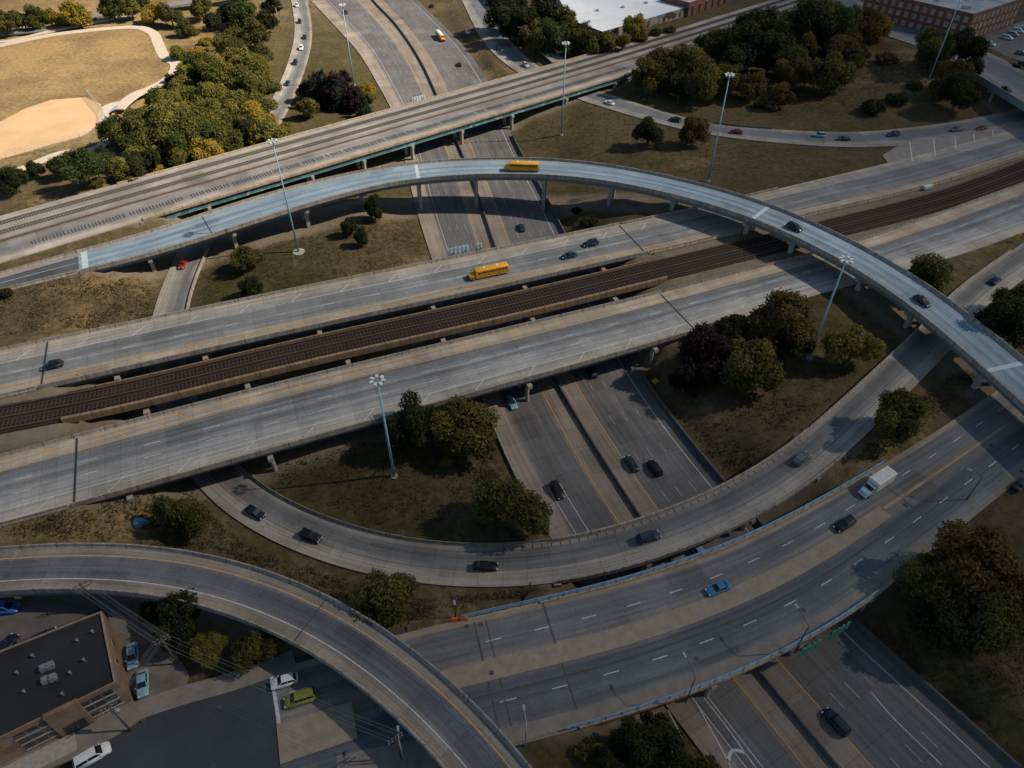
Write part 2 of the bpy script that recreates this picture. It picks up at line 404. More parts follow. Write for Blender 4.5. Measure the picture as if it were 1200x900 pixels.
ST = Road('cross_street', [(975,-20),(1050,24),(1110,42),(1150,57),(1200,82),(1260,115)], [(960,5),(1045,52),(1080,72),(1155,104),(1200,130),(1260,165)], [10,10.5,11.5,13.5,14.5,14.5], ext1=45, sig=4, wconst=24.0)
SF = Road('service_street', [(600,-20),(640,20),(690,62)], [(575,-15),(612,28),(660,70)], [4.0,4.5,5.0], ext0=40, sig=3, wconst=8) if False else None

# expressway: its two carriageways share the median line
_KY = lambda pts: np.array([W(*p, 0.0) for p in pts])
_ks = np.arange(20.0, 560.0, 2.0)
def _kx(pts, dmin=8.0):
    P = _KY(pts); P = P[np.argsort(P[:, 1])]; c = catmull(P, 2.0); o = np.argsort(c[:, 1]); x = np.interp(_ks, c[o, 1], c[o, 0])
    lo = _ks < c[:, 1].min(); hi = _ks > c[:, 1].max()
    k = np.polyfit(P[:3, 1], P[:3, 0], 1); x[lo] = x[~lo][0] + k[0] * (_ks[lo] - _ks[~lo][0])
    k = np.polyfit(P[-3:, 1], P[-3:, 0], 1); x[hi] = x[~hi][-1] + k[0] * (_ks[hi] - _ks[~hi][-1])
    return gsm(x, 5)
KM = _kx([(424,-20),(436,0),(462,27),(490,67),(512,112),(559,225),(580,290),(652,450),(700,530),(750,610),(890,795),(980,900)])
KL = _kx([(355,-10),(385,22),(420,60),(442,97),(460,130),(485,235),(507,305),(565,465),(600,552),(646,632),(705,722),(775,820),(850,915)])
KR = _kx([(480,-8),(520,30),(548,60),(575,100),(600,160),(612,185),(635,225),(660,274),(755,450),(846,567),(1000,736),(1190,899)])
class KRoad(Road):
    def __init__(s, name, xa, xb, z=0.0):
        C = np.stack([(xa + xb) / 2, _ks, np.full(len(_ks), z)], 1); t = np.gradient(C[:, :2], axis=0); t /= np.linalg.norm(t, axis=1)[:, None]
        n = np.stack([-t[:, 1], t[:, 0]], 1); hw = abs(xb - xa) / 2 * abs(n[:, 0])
        nref = np.tile(np.array([[-1.0, 0.0]]), (len(_ks), 1)) if xa.mean() < xb.mean() else np.tile(np.array([[1.0, 0.0]]), (len(_ks), 1))
        s._set(name, C, hw, 0, 0, nref)
KW = KRoad('expressway_west', KL, KM)
KE = KRoad('expressway_east', KM, KR)

# stations where a road leaves the ground
sFLY0 = FLY.s_at(95, 308); sED0, sED1 = EDR.s_at(79, 556), EDR.s_at(796, 365); sWD0, sWD1 = WDR.s_at(48, 425), WDR.s_at(741, 282)
sCT0, sCT1 = CTA.s_at(80, 475), CTA.s_at(778, 325); sRC1 = RC.s_at(968, 520); sRC2 = RC.s_at(652, 660)
sH1 = HAR.s_at(1075, 600); sH2 = HAR.s_at(655, 780); sRL0, sRL1 = RAIL.s_at(150, 240), RAIL.s_at(742, 68)
sST = ST.s_at(1130, 75)
GROUND = [(FLY, None, sFLY0), (WDR, None, sWD0), (WDR, sWD1, None), (EDR, None, sED0), (EDR, sED1, None), (CTA, None, sCT0), (CTA, sCT1, None),
          (RC, None, sRC1), (RC, sRC2, None), (HAR, None, sH1), (HAR, sH2, None), (RE, None, None), (RAIL, None, sRL0), (RAIL, sRL1, None), (ST, None, sST), (KW, None, None), (KE, None, None)]
BRIDGED = [(FLY, sFLY0, None, 3.0), (WDR, sWD0, sWD1, 3.0), (EDR, sED0, sED1, 3.0), (CTA, sCT0, sCT1, 3.0), (RC, sRC1, sRC2, 2.6), (HAR, sH1, sH2, 3.0), (RI, None, None, 4.5), (RAIL, sRL0, sRL1, 3.2), (ST, sST, None, 3.0)]

# flat sheets at street level
PATCH = {}
def patch_poly(name, px, z): PATCH[name] = (np.array([W(p[0], p[1], z) for p in px]), z); return PATCH[name][0]
patch_poly('street', [(300,788),(345,771),(470,738),(560,760),(640,850),(612,880),(520,905),(380,960),(40,960),(80,918),(128,868),(215,820)], 6.42)
patch_poly('lane', [(-40,700),(60,706),(118,712),(60,738),(-40,775)], 6.4)
patch_poly('parking_lot', [(122,706),(150,712),(190,742),(222,790),(212,822),(172,838),(150,800)], 6.44)
patch_poly('meadow', [(-80,70),(20,44),(100,36),(160,34),(180,48),(192,75),(190,90),(150,110),(122,125),(100,112),(60,118),(-80,160)], 5.0)
patch_poly('ball_field', [(-60,165),(0,143),(30,127),(60,117),(100,114),(118,122),(122,140),(100,158),(50,172),(0,187),(-70,205)], 5.0)
patch_poly('gore', [(1034,182),(1060,166),(1110,158),(1200,141),(1215,155),(1100,190),(1050,202)], 7.955)
patch_poly('car_park', [(1146,52),(1185,68),(1260,90),(1300,30),(1215,20),(1150,40)], 11.0)

# ------------------------------------------------------------------ terrain
def spaced(a, b, st, far): 
    core = np.arange(a, b + .1, st); return np.r_[[a - f for f in far[::-1]], core, [b + f for f in far]]
TX = spaced(-310, 340, 2.0, [20, 60, 160, 500, 1500, 4500]); TY = spaced(12, 520, 2.0, [20, 60, 160, 500, 1500, 4500])
def sample(road, s0, s1, step, lat):
    S, C, N, hw = road.rng(s0, s1); k = max(1, int(step / road.STEP)); o = []
    for i in range(0, len(S), k):
        for l in lat: o.append((C[i][0] + N[i][0] * hw[i] * l, C[i][1] + N[i][1] * hw[i] * l, C[i][2] - .2))
    return o
ctl = []
for rd, a, b in GROUND: ctl += sample(rd, a, b, 8.0, (-1, 1))
GC = [(440,320,1.5),(330,320,.8),(250,340,.5),(300,270,1.5),(80,350,4.5),(30,380,6),(130,370,2.5),(140,330,3),(420,250,3),(350,285,1.5),(700,170,4),(640,140,2.5),(760,190,5.5),(950,190,7.6),(690,250,4),(740,240,5.5),
      (450,560,2.5),(330,560,1.0),(380,520,2),(600,600,2.4),(560,620,3.0),(540,490,3.5),(850,470,4),(800,500,2.5),(780,440,3),(950,400,6.5),(900,500,5),(1000,420,7),(1080,320,7.9),(1050,490,7),(1150,400,7.6),(1010,540,6.8),(200,610,3.5),(230,590,2.5),(550,705,6),(450,690,5.5),(330,650,4.8),
      (100,610,6.5),(30,630,7.5),(100,600,7),(1100,780,4.5),(1180,800,5.5),(1130,700,6.2),(1180,640,6.4),(1100,850,2.5),(1190,880,4.5),(750,870,4.5),(690,880,6),(640,890,6.3),(780,895,3),(30,300,6.8),(80,280,7),(0,60,5),(100,80,5),(100,160,5),(20,10,5),(150,20,5),(50,210,5),(150,170,5),(200,60,5),(250,60,5),(250,130,4.5),
      (230,160,5),(300,100,3),(310,50,2.5),(660,40,5),(620,30,4.5),(720,45,6),(580,70,3),(400,70,2),(380,110,2),(420,115,1.5),(780,80,7),(850,100,8),(950,90,8.5),(1050,110,9),(1010,60,10),(1100,60,11),(1120,100,11),(1110,125,9.5),(1190,40,11),(1195,75,12),(200,720,6.3),(250,750,6.3),(300,760,6.4),(20,850,6.3),(60,730,6.3),(500,895,6.4),
      (700,320,.5),(650,330,0),(400,380,0),(300,420,0),(150,450,3),(650,350,0),(500,385,0),(200,430,1.2),(180,480,3),(130,500,5),(240,460,.6),(700,380,1),(740,310,3),(760,345,4),(170,580,4.2),(120,590,5.5),(640,670,4),(700,660,2),(620,700,5.5),(800,660,0),(900,610,2)]
for x, y, z in GC: ctl.append((*W(x, y, z), z))
ctl = np.array(ctl)
gx, gy = np.meshgrid(TX, TY); P2 = np.stack([gx.ravel(), gy.ravel()], 1); TZ = np.empty(len(P2))
for i in range(0, len(P2), 4000):
    d2 = ((P2[i:i + 4000, None, :] - ctl[None, :, :2]) ** 2).sum(2) + 6.0
    w = d2 ** -1.6; TZ[i:i + 4000] = (w * ctl[:, 2]).sum(1) / w.sum(1)
far = np.maximum(0, np.maximum(abs(P2[:, 0]) - 340, np.maximum(P2[:, 1] - 520, 12 - P2[:, 1])))
TZ = np.where(far > 0, 5 + (TZ - 5) * np.exp(-far / 60), TZ)
und = np.array([mnoise.noise((x * .045, y * .045, 1.3)) * .35 + mnoise.noise((x * .16, y * .16, 5.1)) * .14 for x, y in P2])
NRD = np.full(len(P2), 99.0); ZRD = np.zeros(len(P2)); UND = np.full(len(P2), 99.0)
def near(road, a, b):
    S, C, N, hw = road.rng(a, b); lo = C[:, :2].min(0) - 30; hi = C[:, :2].max(0) + 30
    idx = np.where((P2 > lo).all(1) & (P2 < hi).all(1))[0]
    D = np.empty(len(idx)); J = np.empty(len(idx), int)
    for i in range(0, len(idx), 6000):
        d2 = ((P2[idx[i:i + 6000], None, :] - C[None, :, :2]) ** 2).sum(2); J[i:i + 6000] = d2.argmin(1); D[i:i + 6000] = np.sqrt(d2.min(1))
    return idx, D - hw[J], C[J, 2]
TZ += und * 1.0
for rd, a, b, cl in BRIDGED:
    idx, d, z = near(rd, a, b); m = d < 1.5
    TZ[idx[m]] = np.minimum(TZ[idx[m]], z[m] - cl); UND[idx] = np.minimum(UND[idx], d)
for rd, a, b in GROUND:
    idx, d, z = near(rd, a, b); zt = z - (.35 if rd not in (KW, KE) else .3)
    flat = .8; bl = np.clip((d - flat) / 6.0, 0, 1)
    better = d < NRD[idx] + 0
    # blend towards the road's level close to its edge, nearest road wins
    k = idx[better]; NRD[k] = d[better]; ZRD[k] = zt[better]
fl = np.clip((NRD - 1.2) / 5.5, 0, 1); fl = fl * fl * (3 - 2 * fl)
TZ = ZRD * (1 - fl) + TZ * fl
for rd, a, b, cl in BRIDGED:                                             # a road under a bridge keeps its own level
    idx, d, z = near(rd, a, b); m = (d < 1.5) & (NRD[idx] > 1.0)
    TZ[idx[m]] = np.minimum(TZ[idx[m]], z[m] - cl * .8)
for rd in (KW, KE, RC):
    for a, b in ([(None, None)] if rd is not RC else [(sRC2, None)]):
        idx, d, z = near(rd, a, b); m = d < 1.6
        TZ[idx[m]] = np.minimum(TZ[idx[m]], z[m] - .3)
def inside(P, poly):
    x, y = P[:, 0], P[:, 1]; r = np.zeros(len(P), bool); n = len(poly); j = n - 1
    for i in range(n):
        xi, yi = poly[i]; xj, yj = poly[j]
        c = ((yi > y) != (yj > y)) & (x < (xj - xi) * (y - yi) / (yj - yi + 1e-12) + xi); r ^= c; j = i
    return r
def grow(poly, k):
    c = poly.mean(0); return c + (poly - c) * (1 + k / np.linalg.norm(poly - c, axis=1)[:, None])
PDIRT = np.zeros(len(P2), bool)
for nm, (poly, z) in PATCH.items():
    m = inside(P2, grow(poly, 3.5)); TZ[m & (NRD > .5)] = z - .22
    if nm in ('meadow', 'ball_field'): TZ[m & (NRD > 1.0)] = z - .09
TZg = TZ.reshape(gx.shape)
def tz(x, y):
    i = int(np.clip(np.searchsorted(TX, x) - 1, 0, len(TX) - 2)); j = int(np.clip(np.searchsorted(TY, y) - 1, 0, len(TY) - 2))
    fx = (x - TX[i]) / (TX[i + 1] - TX[i]); fy = (y - TY[j]) / (TY[j + 1] - TY[j])
    return float((TZg[j, i] * (1 - fx) + TZg[j, i + 1] * fx) * (1 - fy) + (TZg[j + 1, i] * (1 - fx) + TZg[j + 1, i + 1] * fx) * fy)
def onground(px, py, up=0.0):
    z = 5.0
    for _ in range(25):
        p = W(px, py, z + up); z = .5 * z + .5 * tz(p[0], p[1])
    p = W(px, py, z + up); return p[0], p[1], tz(p[0], p[1])

# colour of the ground: 0 green, .5 olive brown, 1 dry straw
TONES = [(50,60,1.0),(150,60,.95),(100,90,.9),(20,20,.9),(60,150,.95),(120,40,.9),(0,200,.7),(80,210,.6),(150,200,.5),(220,20,.7),(250,60,.55),(60,280,.5),(60,350,.5),(120,360,.55),(30,390,.55),(150,320,.6),(240,340,.25),(300,310,.2),(330,290,.2),(440,300,.5),(480,310,.55),(380,260,.4),(420,330,.5),(460,250,.45),
         (400,40,.35),(380,70,.3),(420,120,.25),(580,70,.6),(650,170,.35),(720,190,.4),(800,190,.45),(900,200,.4),(980,190,.35),(950,130,.35),(980,100,.6),(1040,95,.6),(900,120,.4),(700,240,.2),(740,230,.3),(350,530,.15),(450,560,.22),(330,560,.2),(520,600,.3),(560,500,.4),(590,540,.6),(480,620,.35),(420,600,.3),(620,640,.4),
         (850,500,.45),(800,470,.5),(900,520,.4),(1000,380,.2),(1040,370,.2),(1080,330,.4),(1150,300,.5),(1050,500,.6),(1020,540,.6),(1130,420,.3),(1110,450,.25),(100,600,.6),(50,620,.6),(160,590,.65),(250,620,.55),(350,660,.5),(540,705,.6),(500,700,.55),(1100,780,.45),(1150,810,.5),(1180,860,.5),(1080,830,.4),(650,890,.3),(720,870,.25),(760,890,.25),(550,890,.5)]
tc = np.array([[*W(x, y, 4.0), t] for x, y, t in TONES]); TONE = np.empty(len(P2))
for i in range(0, len(P2), 8000):
    d2 = ((P2[i:i + 8000, None, :] - tc[None, :, :2]) ** 2).sum(2) + 9.0; w = d2 ** -1.5; TONE[i:i + 8000] = (w * tc[:, 2]).sum(1) / w.sum(1)
DIRT = np.clip(1 - (UND + .5) / 3.0, 0, 1)
for a, b in ((sCT1, None), (None, sCT0)):
    idx, d, z = near(CTA, a, b); DIRT[idx] = np.maximum(DIRT[idx], np.clip(1.6 - d / 5.0, 0, 1))
me = bpy.data.meshes.new('ground'); nx, ny = len(TX), len(TY)
vid = np.arange(nx * ny).reshape(ny, nx)
fc = np.stack([vid[:-1, :-1], vid[:-1, 1:], vid[1:, 1:], vid[1:, :-1]], -1).reshape(-1, 4)
me.from_pydata(np.c_[P2, TZ].tolist(), [], fc.tolist())
for nm, arr in (('tone', TONE), ('dirt', DIRT)):
    a = me.attributes.new(nm, 'FLOAT', 'POINT'); a.data.foreach_set('value', arr.astype(np.float32))
me.polygons.foreach_set('use_smooth', np.ones(len(fc), bool)); me.update()
ground = bpy.data.objects.new('ground', me); COL.objects.link(ground); tag(ground, 'uneven olive and straw coloured grass ground between all the roads', kind='structure')
m, nt, b = new_mat('grass_ground'); g = nd(nt, 'ShaderNodeNewGeometry')
at = nd(nt, 'ShaderNodeAttribute', attribute_name='tone'); ad = nd(nt, 'ShaderNodeAttribute', attribute_name='dirt')
n1 = noise(nt, .055, 6, .62, g.outputs['Position']); n2 = noise(nt, .6, 6, .7, g.outputs['Position']); n3 = noise(nt, 4.0, 4, .7, g.outputs['Position'])
t = math_(nt, 'ADD', at.outputs['Fac'], math_(nt, 'MULTIPLY', math_(nt, 'SUBTRACT', n1, .5), .9))
t = math_(nt, 'ADD', t, math_(nt, 'MULTIPLY', math_(nt, 'SUBTRACT', n2, .5), .5))
c = ramp(nt, t, [(0.0, (.036, .036, .013)), (.3, (.062, .053, .024)), (.55, (.094, .073, .040)), (.8, (.20, .145, .07)), (1.0, (.29, .20, .095))])
c = mixc(nt, 'MULTIPLY', 1.0, c, ramp(nt, n2, [(.3, .7), (.7, 1.25)])); c = mixc(nt, 'MULTIPLY', 1.0, c, ramp(nt, n3, [(.3, .75), (.7, 1.25)]))
dm = math_(nt, 'MULTIPLY', ad.outputs['Fac'], ramp(nt, n2, [(.3, .6), (.6, 1.0)]))
c = mixc(nt, 'MIX', dm, c, mixc(nt, 'MIX', n1, (.14, .115, .085), (.22, .19, .15)))
# bare earth spots
c = mixc(nt, 'MIX', ramp(nt, noise(nt, .16, 6, .7, g.outputs['Position']), [(.60, 0.0), (.72, .65)]), c, (.15, .115, .075))
lk(nt, c, b.inputs['Base Color']); b.inputs['Roughness'].default_value = .95; b.inputs['Specular IOR Level'].default_value = .1
bump(nt, b, math_(nt, 'ADD', n2, n3), .25, .6)
me.materials.append(m)

# ------------------------------------------------------------------ paving materials
AS, CO = (.118, .118, .124), (.245, .22, .19)
M_EXP_W = road_mat('expressway_paving_west', [(0, (0.240, 0.206, 0.175)), (.20, (0.235, 0.200, 0.170)), (.26, (0.111, 0.111, 0.119)), (.5, (0.117, 0.119, 0.125)), (.70, (0.113, 0.113, 0.119)), (.78, (0.200, 0.175, 0.149)), (1, (0.200, 0.170, 0.143))], .28, 6.0)
M_EXP_E = road_mat('expressway_paving_east', [(0, (0.205, 0.177, 0.151)), (.19, (0.205, 0.177, 0.151)), (.24, (0.121, 0.119, 0.123)), (.6, (0.117, 0.118, 0.125)), (.86, (0.122, 0.123, 0.127)), (.90, (0.093, 0.096, 0.103)), (1, (0.122, 0.121, 0.125))], .28, 6.0)
M_WD = road_mat('westbound_paving', [(0, (0.350, 0.296, 0.235)), (.10, (0.284, 0.260, 0.229)), (.27, (0.244, 0.249, 0.242)), (.32, (0.155, 0.166, 0.176)), (.48, (0.161, 0.172, 0.181)), (.53, (0.227, 0.237, 0.242)), (.58, (0.155, 0.166, 0.176)), (.74, (0.199, 0.211, 0.219)), (.80, (0.302, 0.260, 0.212)), (1, (0.314, 0.267, 0.212))], .34, 3.0)
M_ED = road_mat('eastbound_paving', [(0, (0.350, 0.298, 0.239)), (.19, (0.331, 0.286, 0.234)), (.24, (0.131, 0.142, 0.152)), (.36, (0.141, 0.152, 0.163)), (.42, (0.226, 0.239, 0.248)), (.48, (0.136, 0.147, 0.157)), (.58, (0.233, 0.241, 0.248)), (.66, (0.251, 0.260, 0.267)), (.80, (0.287, 0.290, 0.279)), (1, (0.337, 0.305, 0.252))], .36, 3.0)
M_FLY = road_mat('flyover_paving', [(0, (0.235, 0.274, 0.304)), (.12, (0.200, 0.269, 0.336)), (.25, (0.227, 0.309, 0.385)), (.38, (0.145, 0.208, 0.271)), (.5, (0.253, 0.339, 0.412)), (.62, (0.153, 0.217, 0.282)), (.75, (0.217, 0.293, 0.363)), (.9, (0.200, 0.258, 0.309)), (1, (0.245, 0.274, 0.293))], .38, 0)
M_APP = road_mat('approach_asphalt', [(0, (.26, .24, .21)), (.16, (.25, .23, .20)), (.2, (.075, .085, .10)), (.8, (.08, .09, .105)), (.84, (.24, .21, .17)), (1, (.26, .22, .18))], .18, 0)
M_RC = road_mat('curve_ramp_paving', [(0, (0.250, 0.232, 0.207)), (.09, (0.227, 0.216, 0.201)), (.16, (0.144, 0.147, 0.151)), (.3, (0.112, 0.116, 0.121)), (.42, (0.134, 0.139, 0.144)), (.55, (0.165, 0.171, 0.175)), (.66, (0.266, 0.256, 0.234)), (1, (0.284, 0.266, 0.240))], .34, 4.5)
M_HAR = road_mat('street_bridge_paving', [(0, (0.282, 0.243, 0.189)), (.05, (0.259, 0.225, 0.180)), (.075, (0.138, 0.145, 0.156)), (.3, (0.142, 0.151, 0.164)), (.36, (0.192, 0.180, 0.162)), (.53, (0.142, 0.145, 0.148)), (.56, (0.081, 0.093, 0.107)), (.64, (0.089, 0.100, 0.117)), (.76, (0.107, 0.120, 0.135)), (.84, (0.122, 0.135, 0.148)), (.88, (0.172, 0.180, 0.180)), (1, (0.214, 0.196, 0.174))], .32, 0)
M_STREET = road_mat('street_asphalt', [(0, (.075, .08, .09)), (1, (.08, .085, .094))], .15, 0, .3)
M_RI = road_mat('loop_ramp_paving', [(0, (0.248, 0.225, 0.197)), (.17, (0.220, 0.203, 0.180)), (.24, (0.166, 0.170, 0.172)), (.32, (0.100, 0.109, 0.124)), (.5, (0.106, 0.117, 0.132)), (.66, (0.118, 0.129, 0.141)), (.74, (0.210, 0.191, 0.169)), (1, (0.260, 0.225, 0.185))], .32, 3.0)
M_RE = road_mat('on_ramp_paving', [(0, (0.245, 0.225, 0.204)), (.1, (0.235, 0.215, 0.194)), (.22, (0.129, 0.140, 0.160)), (.6, (0.133, 0.145, 0.164)), (.72, (0.225, 0.215, 0.204)), (1, (0.255, 0.240, 0.219))], .2, 5.0)
M_RAILBED = road_mat('rail_deck_ballast', [(0, (0.271, 0.253, 0.237)), (.09, (0.256, 0.240, 0.221)), (.12, (0.151, 0.147, 0.148)), (.3, (0.248, 0.236, 0.217)), (.36, (0.158, 0.152, 0.152)), (.46, (0.233, 0.223, 0.206)), (.54, (0.180, 0.160, 0.152)), (.57, (0.105, 0.088, 0.083)), (.6, (0.195, 0.185, 0.177)), (.72, (0.188, 0.185, 0.187)), (.78, (0.143, 0.143, 0.152)), (.86, (0.180, 0.177, 0.177)), (.92, (0.300, 0.270, 0.237)), (1, (0.331, 0.286, 0.246))], .25, 0, .22)
M_CTABED = road_mat('transit_bed', [(0, (0.038, 0.025, 0.017)), (.12, (0.023, 0.015, 0.011)), (.5, (0.033, 0.020, 0.014)), (.88, (0.023, 0.015, 0.011)), (1, (0.042, 0.027, 0.019))], .3, 0, .3)
def conc_mat(name, col, var=.28):
    m, nt, b = new_mat(name); g = nd(nt, 'ShaderNodeNewGeometry'); uv = nd(nt, 'ShaderNodeUVMap', uv_map='UVMap'); sp = nd(nt, 'ShaderNodeSeparateXYZ'); lk(nt, uv.outputs[0], sp.inputs[0])
    c = mixc(nt, 'MULTIPLY', 1.0, col, ramp(nt, noise(nt, .5, 6, .65, g.outputs['Position']), [(.3, 1 - var), (.7, 1 + var * .6)]))
    cb = nd(nt, 'ShaderNodeCombineXYZ'); lk(nt, math_(nt, 'MULTIPLY', sp.outputs[0], 1.1), cb.inputs[0]); lk(nt, math_(nt, 'MULTIPLY', sp.outputs[1], .12), cb.inputs[1])
    c = mixc(nt, 'MULTIPLY', 1.0, c, ramp(nt, noise(nt, 1.0, 5, .7, cb.outputs[0]), [(.35, .62), (.55, 1.0), (.75, 1.12)]))
    fr = math_(nt, 'FRACT', math_(nt, 'DIVIDE', sp.outputs[0], 6.0)); c = mixc(nt, 'MULTIPLY', 1.0, c, ramp(nt, fr, [(.0, .5), (.03, .5), (.045, 1.0)]))
    lk(nt, c, b.inputs['Base Color']); b.inputs['Roughness'].default_value = .9; return m
M_CONC = conc_mat('concrete', (.29, .26, .225))
M_TAN = conc_mat('tan_concrete', (.33, .265, .195))
M_CTAN = conc_mat('rusty_tan_parapet', (.24, .16, .095))
M_PIER = plain('pier_concrete', (.30, .28, .255), .9, var=.25, scale=.9)
M_GIRD = plain('grey_steel', (.13, .135, .14), .6, var=.25, scale=.7)
M_SEAM = plain('worn_seam', (.065, .066, .07), .85, var=.3, scale=.8); M_DARK = plain('dark_joint', (.02, .022, .026), .8, var=.2)
M_BARR = plain('stained_barrier', (.085, .085, .088), .9, var=.3, scale=.8)
M_WHITE = paint_mat('white_road_paint', (.56, .58, .60), .6); M_YEL = paint_mat('yellow_road_paint', (.60, .33, .07), .55)
M_FADED = paint_mat('faded_white_paint', (.36, .37, .38), .95)
M_BLUEP = plain('pale_blue_joint', (.40, .50, .58), .7, var=.2)
# teal girder with flaking, graffiti coloured patches
m, nt, b = new_mat('graffiti_girder'); g = nd(nt, 'ShaderNodeNewGeometry')
uv = nd(nt, 'ShaderNodeUVMap', uv_map='UVMap')
gf = noise(nt, .35, 3, .5, g.outputs['Position']); gg = nd(nt, 'ShaderNodeTexVoronoi'); gg.inputs['Scale'].default_value = .42; lk(nt, g.outputs['Position'], gg.inputs['Vector'])
hue = ramp(nt, nd(nt, 'ShaderNodeSeparateColor').outputs[0], [(0, 0), (1, 1)])
sc_ = [x for x in nt.nodes if x.type == 'SEPARATE_COLOR'][0]; lk(nt, gg.outputs['Color'], sc_.inputs[0])
rc = ramp(nt, sc_.outputs[0], [(0, (.05, .14, .16)), (.45, (.07, .2, .22)), (.6, (.16, .34, .42)), (.7, (.06, .17, .16)), (.8, (.42, .28, .16)), (.86, (.08, .2, .2)), (.93, (.12, .3, .2)), (.97, (.45, .46, .44))], 'CONSTANT')
c = mixc(nt, 'MIX', ramp(nt, gf, [(.45, 0.0), (.55, .9)]), (.06, .165, .17), rc)
c = mixc(nt, 'MULTIPLY', 1.0, c, ramp(nt, noise(nt, 1.2, 5, .65, g.outputs['Position']), [(.3, .6), (.7, 1.2)]))
lk(nt, c, b.inputs['Base Color']); b.inputs['Roughness'].default_value = .7
M_TEAL = m
# ------------------------------------------------------------------ road sheets on the ground
def ground_road(name, road, s0, s1, mat, u0=0.0, u1=1.0, dz=0.0, div=8, label=None):
    mb = MB(); road.sheet(mb, s0, s1, u0, u1, dz, .7, div)
    return tag(mb.build(name, mat, fixn=True), label, kind='structure')
JERSEY = [(-.42, 0), (-.22, .22), (-.12, .86), (.1, .86), (.1, -.45), (-.42, -.45)]
GJERSEY = [(-.28, -.3), (-.28, .05), (-.1, .3), (-.06, .85), (.06, .85), (.1, .3), (.28, .05), (.28, -.3)]
def markings(mb, name, mat, parent=None, origin=(0, 0, 0)):
    if not mb.v: return
    o = mb.build(name, mat, parent, origin, fixn=False)
    if parent is None: o['kind'] = 'structure'
    return o
class Bridge:
    def __init__(s, name, label, cat, road, s0, s1, mat, thick=.4, dz=0.0, group='bridges of the interchange'):
        s.road, s.s0, s.s1 = road, (road.s[0] if s0 is None else s0), (road.s[-1] if s1 is None else s1)
        p, _ = road.at((s.s0 + s.s1) / 2, .5); z = tz(p[0], p[1]); s.o = (float(p[0]), float(p[1]), z)
        s.e = tag(empty(name, s.o), label, cat, group); s.mat = mat; s.thick = thick; s.dz = dz
        mb = MB(); road.sheet(mb, s.s0, s.s1, 0, 1, dz, 0, 10)
        S, C, N, hw = road.rng(s.s0, s.s1)
        L = [(C[i][0] + N[i][0] * hw[i], C[i][1] + N[i][1] * hw[i], C[i][2] + dz) for i in range(len(S))]; Rr = [(C[i][0] - N[i][0] * hw[i], C[i][1] - N[i][1] * hw[i], C[i][2] + dz) for i in range(len(S))]
        dn = lambda q: (q[0], q[1], q[2] - thick)
        for i in range(len(S) - 1):
            mb.quad([dn(L[i]), dn(L[i + 1]), L[i + 1], L[i]]); mb.quad([dn(Rr[i]), dn(Rr[i + 1]), Rr[i + 1], Rr[i]])
            mb.quad([dn(L[i]), dn(Rr[i]), dn(Rr[i + 1]), dn(L[i + 1])])
        mb.quad([L[0], Rr[0], dn(Rr[0]), dn(L[0])]); mb.quad([L[-1], Rr[-1], dn(Rr[-1]), dn(L[-1])])
        s.deck = mb.build('deck', mat, s.e, s.o)
    def part(s, mb, name, mat, **k): return mb.build(name, mat, s.e, s.o, **k)
    def parapet(s, u, prof=JERSEY, mat=None, s0=None, s1=None, inset=0.0, name='parapet'):
        P, N, S = s.road.edge(u, s.s0 if s0 is None else s0, s.s1 if s1 is None else s1, inset)
        P[:, 2] += s.dz
        mb = MB(); mb.sweep(P, N, prof, S=S); return s.part(mb, name, mat or M_CONC)
    def girders(s, us, depth=1.3, width=.5, mat=None, drop=None):
        for u in us:
            P, N, S = s.road.edge(u, s.s0 + .8, s.s1 - .8); d = drop if drop is not None else s.thick - .02
            mb = MB(); h = width / 2; mb.sweep(P, N, [(-h, -d), (h, -d), (h * .5, -d - .12), (h * .5, -d - depth + .12), (h, -d - depth), (-h, -d - depth), (-h * .5, -d - depth + .12), (-h * .5, -d - .12)], S=S)
            s.part(mb, 'girder', mat or M_GIRD)
    def pier(s, sv, cols=(.2, .8), depth=1.7, over=0.0, capu=(0.0, 1.0), col=.9, round_=True, mat=None, cap=1.0):
        mat = mat or M_PIER
        a, n = s.road.at(sv, capu[0]); b2, _ = s.road.at(sv, capu[1]); z = a[2] + s.dz - depth
        a = a[:2] + n * over; b = b2[:2] - n * over; c = (a + b) / 2; L = float(np.linalg.norm(a - b)); rz = math.atan2(n[1], n[0])
        mb = MB(); mb.box((c[0], c[1], z - cap / 2), (L, 1.1, cap), rz)
        for u in cols:
            q, _ = s.road.at(sv, u); g = tz(q[0], q[1])
            if z - g < .6: continue
            if round_: mb.tube((q[0], q[1], g - .6), (q[0], q[1], z - cap + .02), col * .55, n=12, caps=False)
            else: mb.box((q[0], q[1], (g - .6 + z - cap) / 2), (col, col * .9, z - cap - g + .62), rz)
        s.part(mb, 'pier', mat)
    def abutment(s, sv, low=2.6, depth=.45, th=1.4, wide=.4):
        a, n = s.road.at(sv, 0); b, _ = s.road.at(sv, 1); c = (a + b) / 2; L = float(np.linalg.norm(a[:2] - b[:2])) + 2 * wide; rz = math.atan2(n[1], n[0])
        mb = MB(); z1 = a[2] + s.dz - depth; mb.box((c[0], c[1], z1 - (low + 1.5) / 2), (L, th, low + 1.5), rz); s.part(mb, 'abutment', M_PIER)
    def joint(s, sv, width=.35, mat=None, u0=.02, u1=.98):
        mb = MB(); s.road.cross(mb, sv, u0, u1, width, s.dz + .016); s.part(mb, 'expansion_joint', mat or M_DARK, fixn=False)

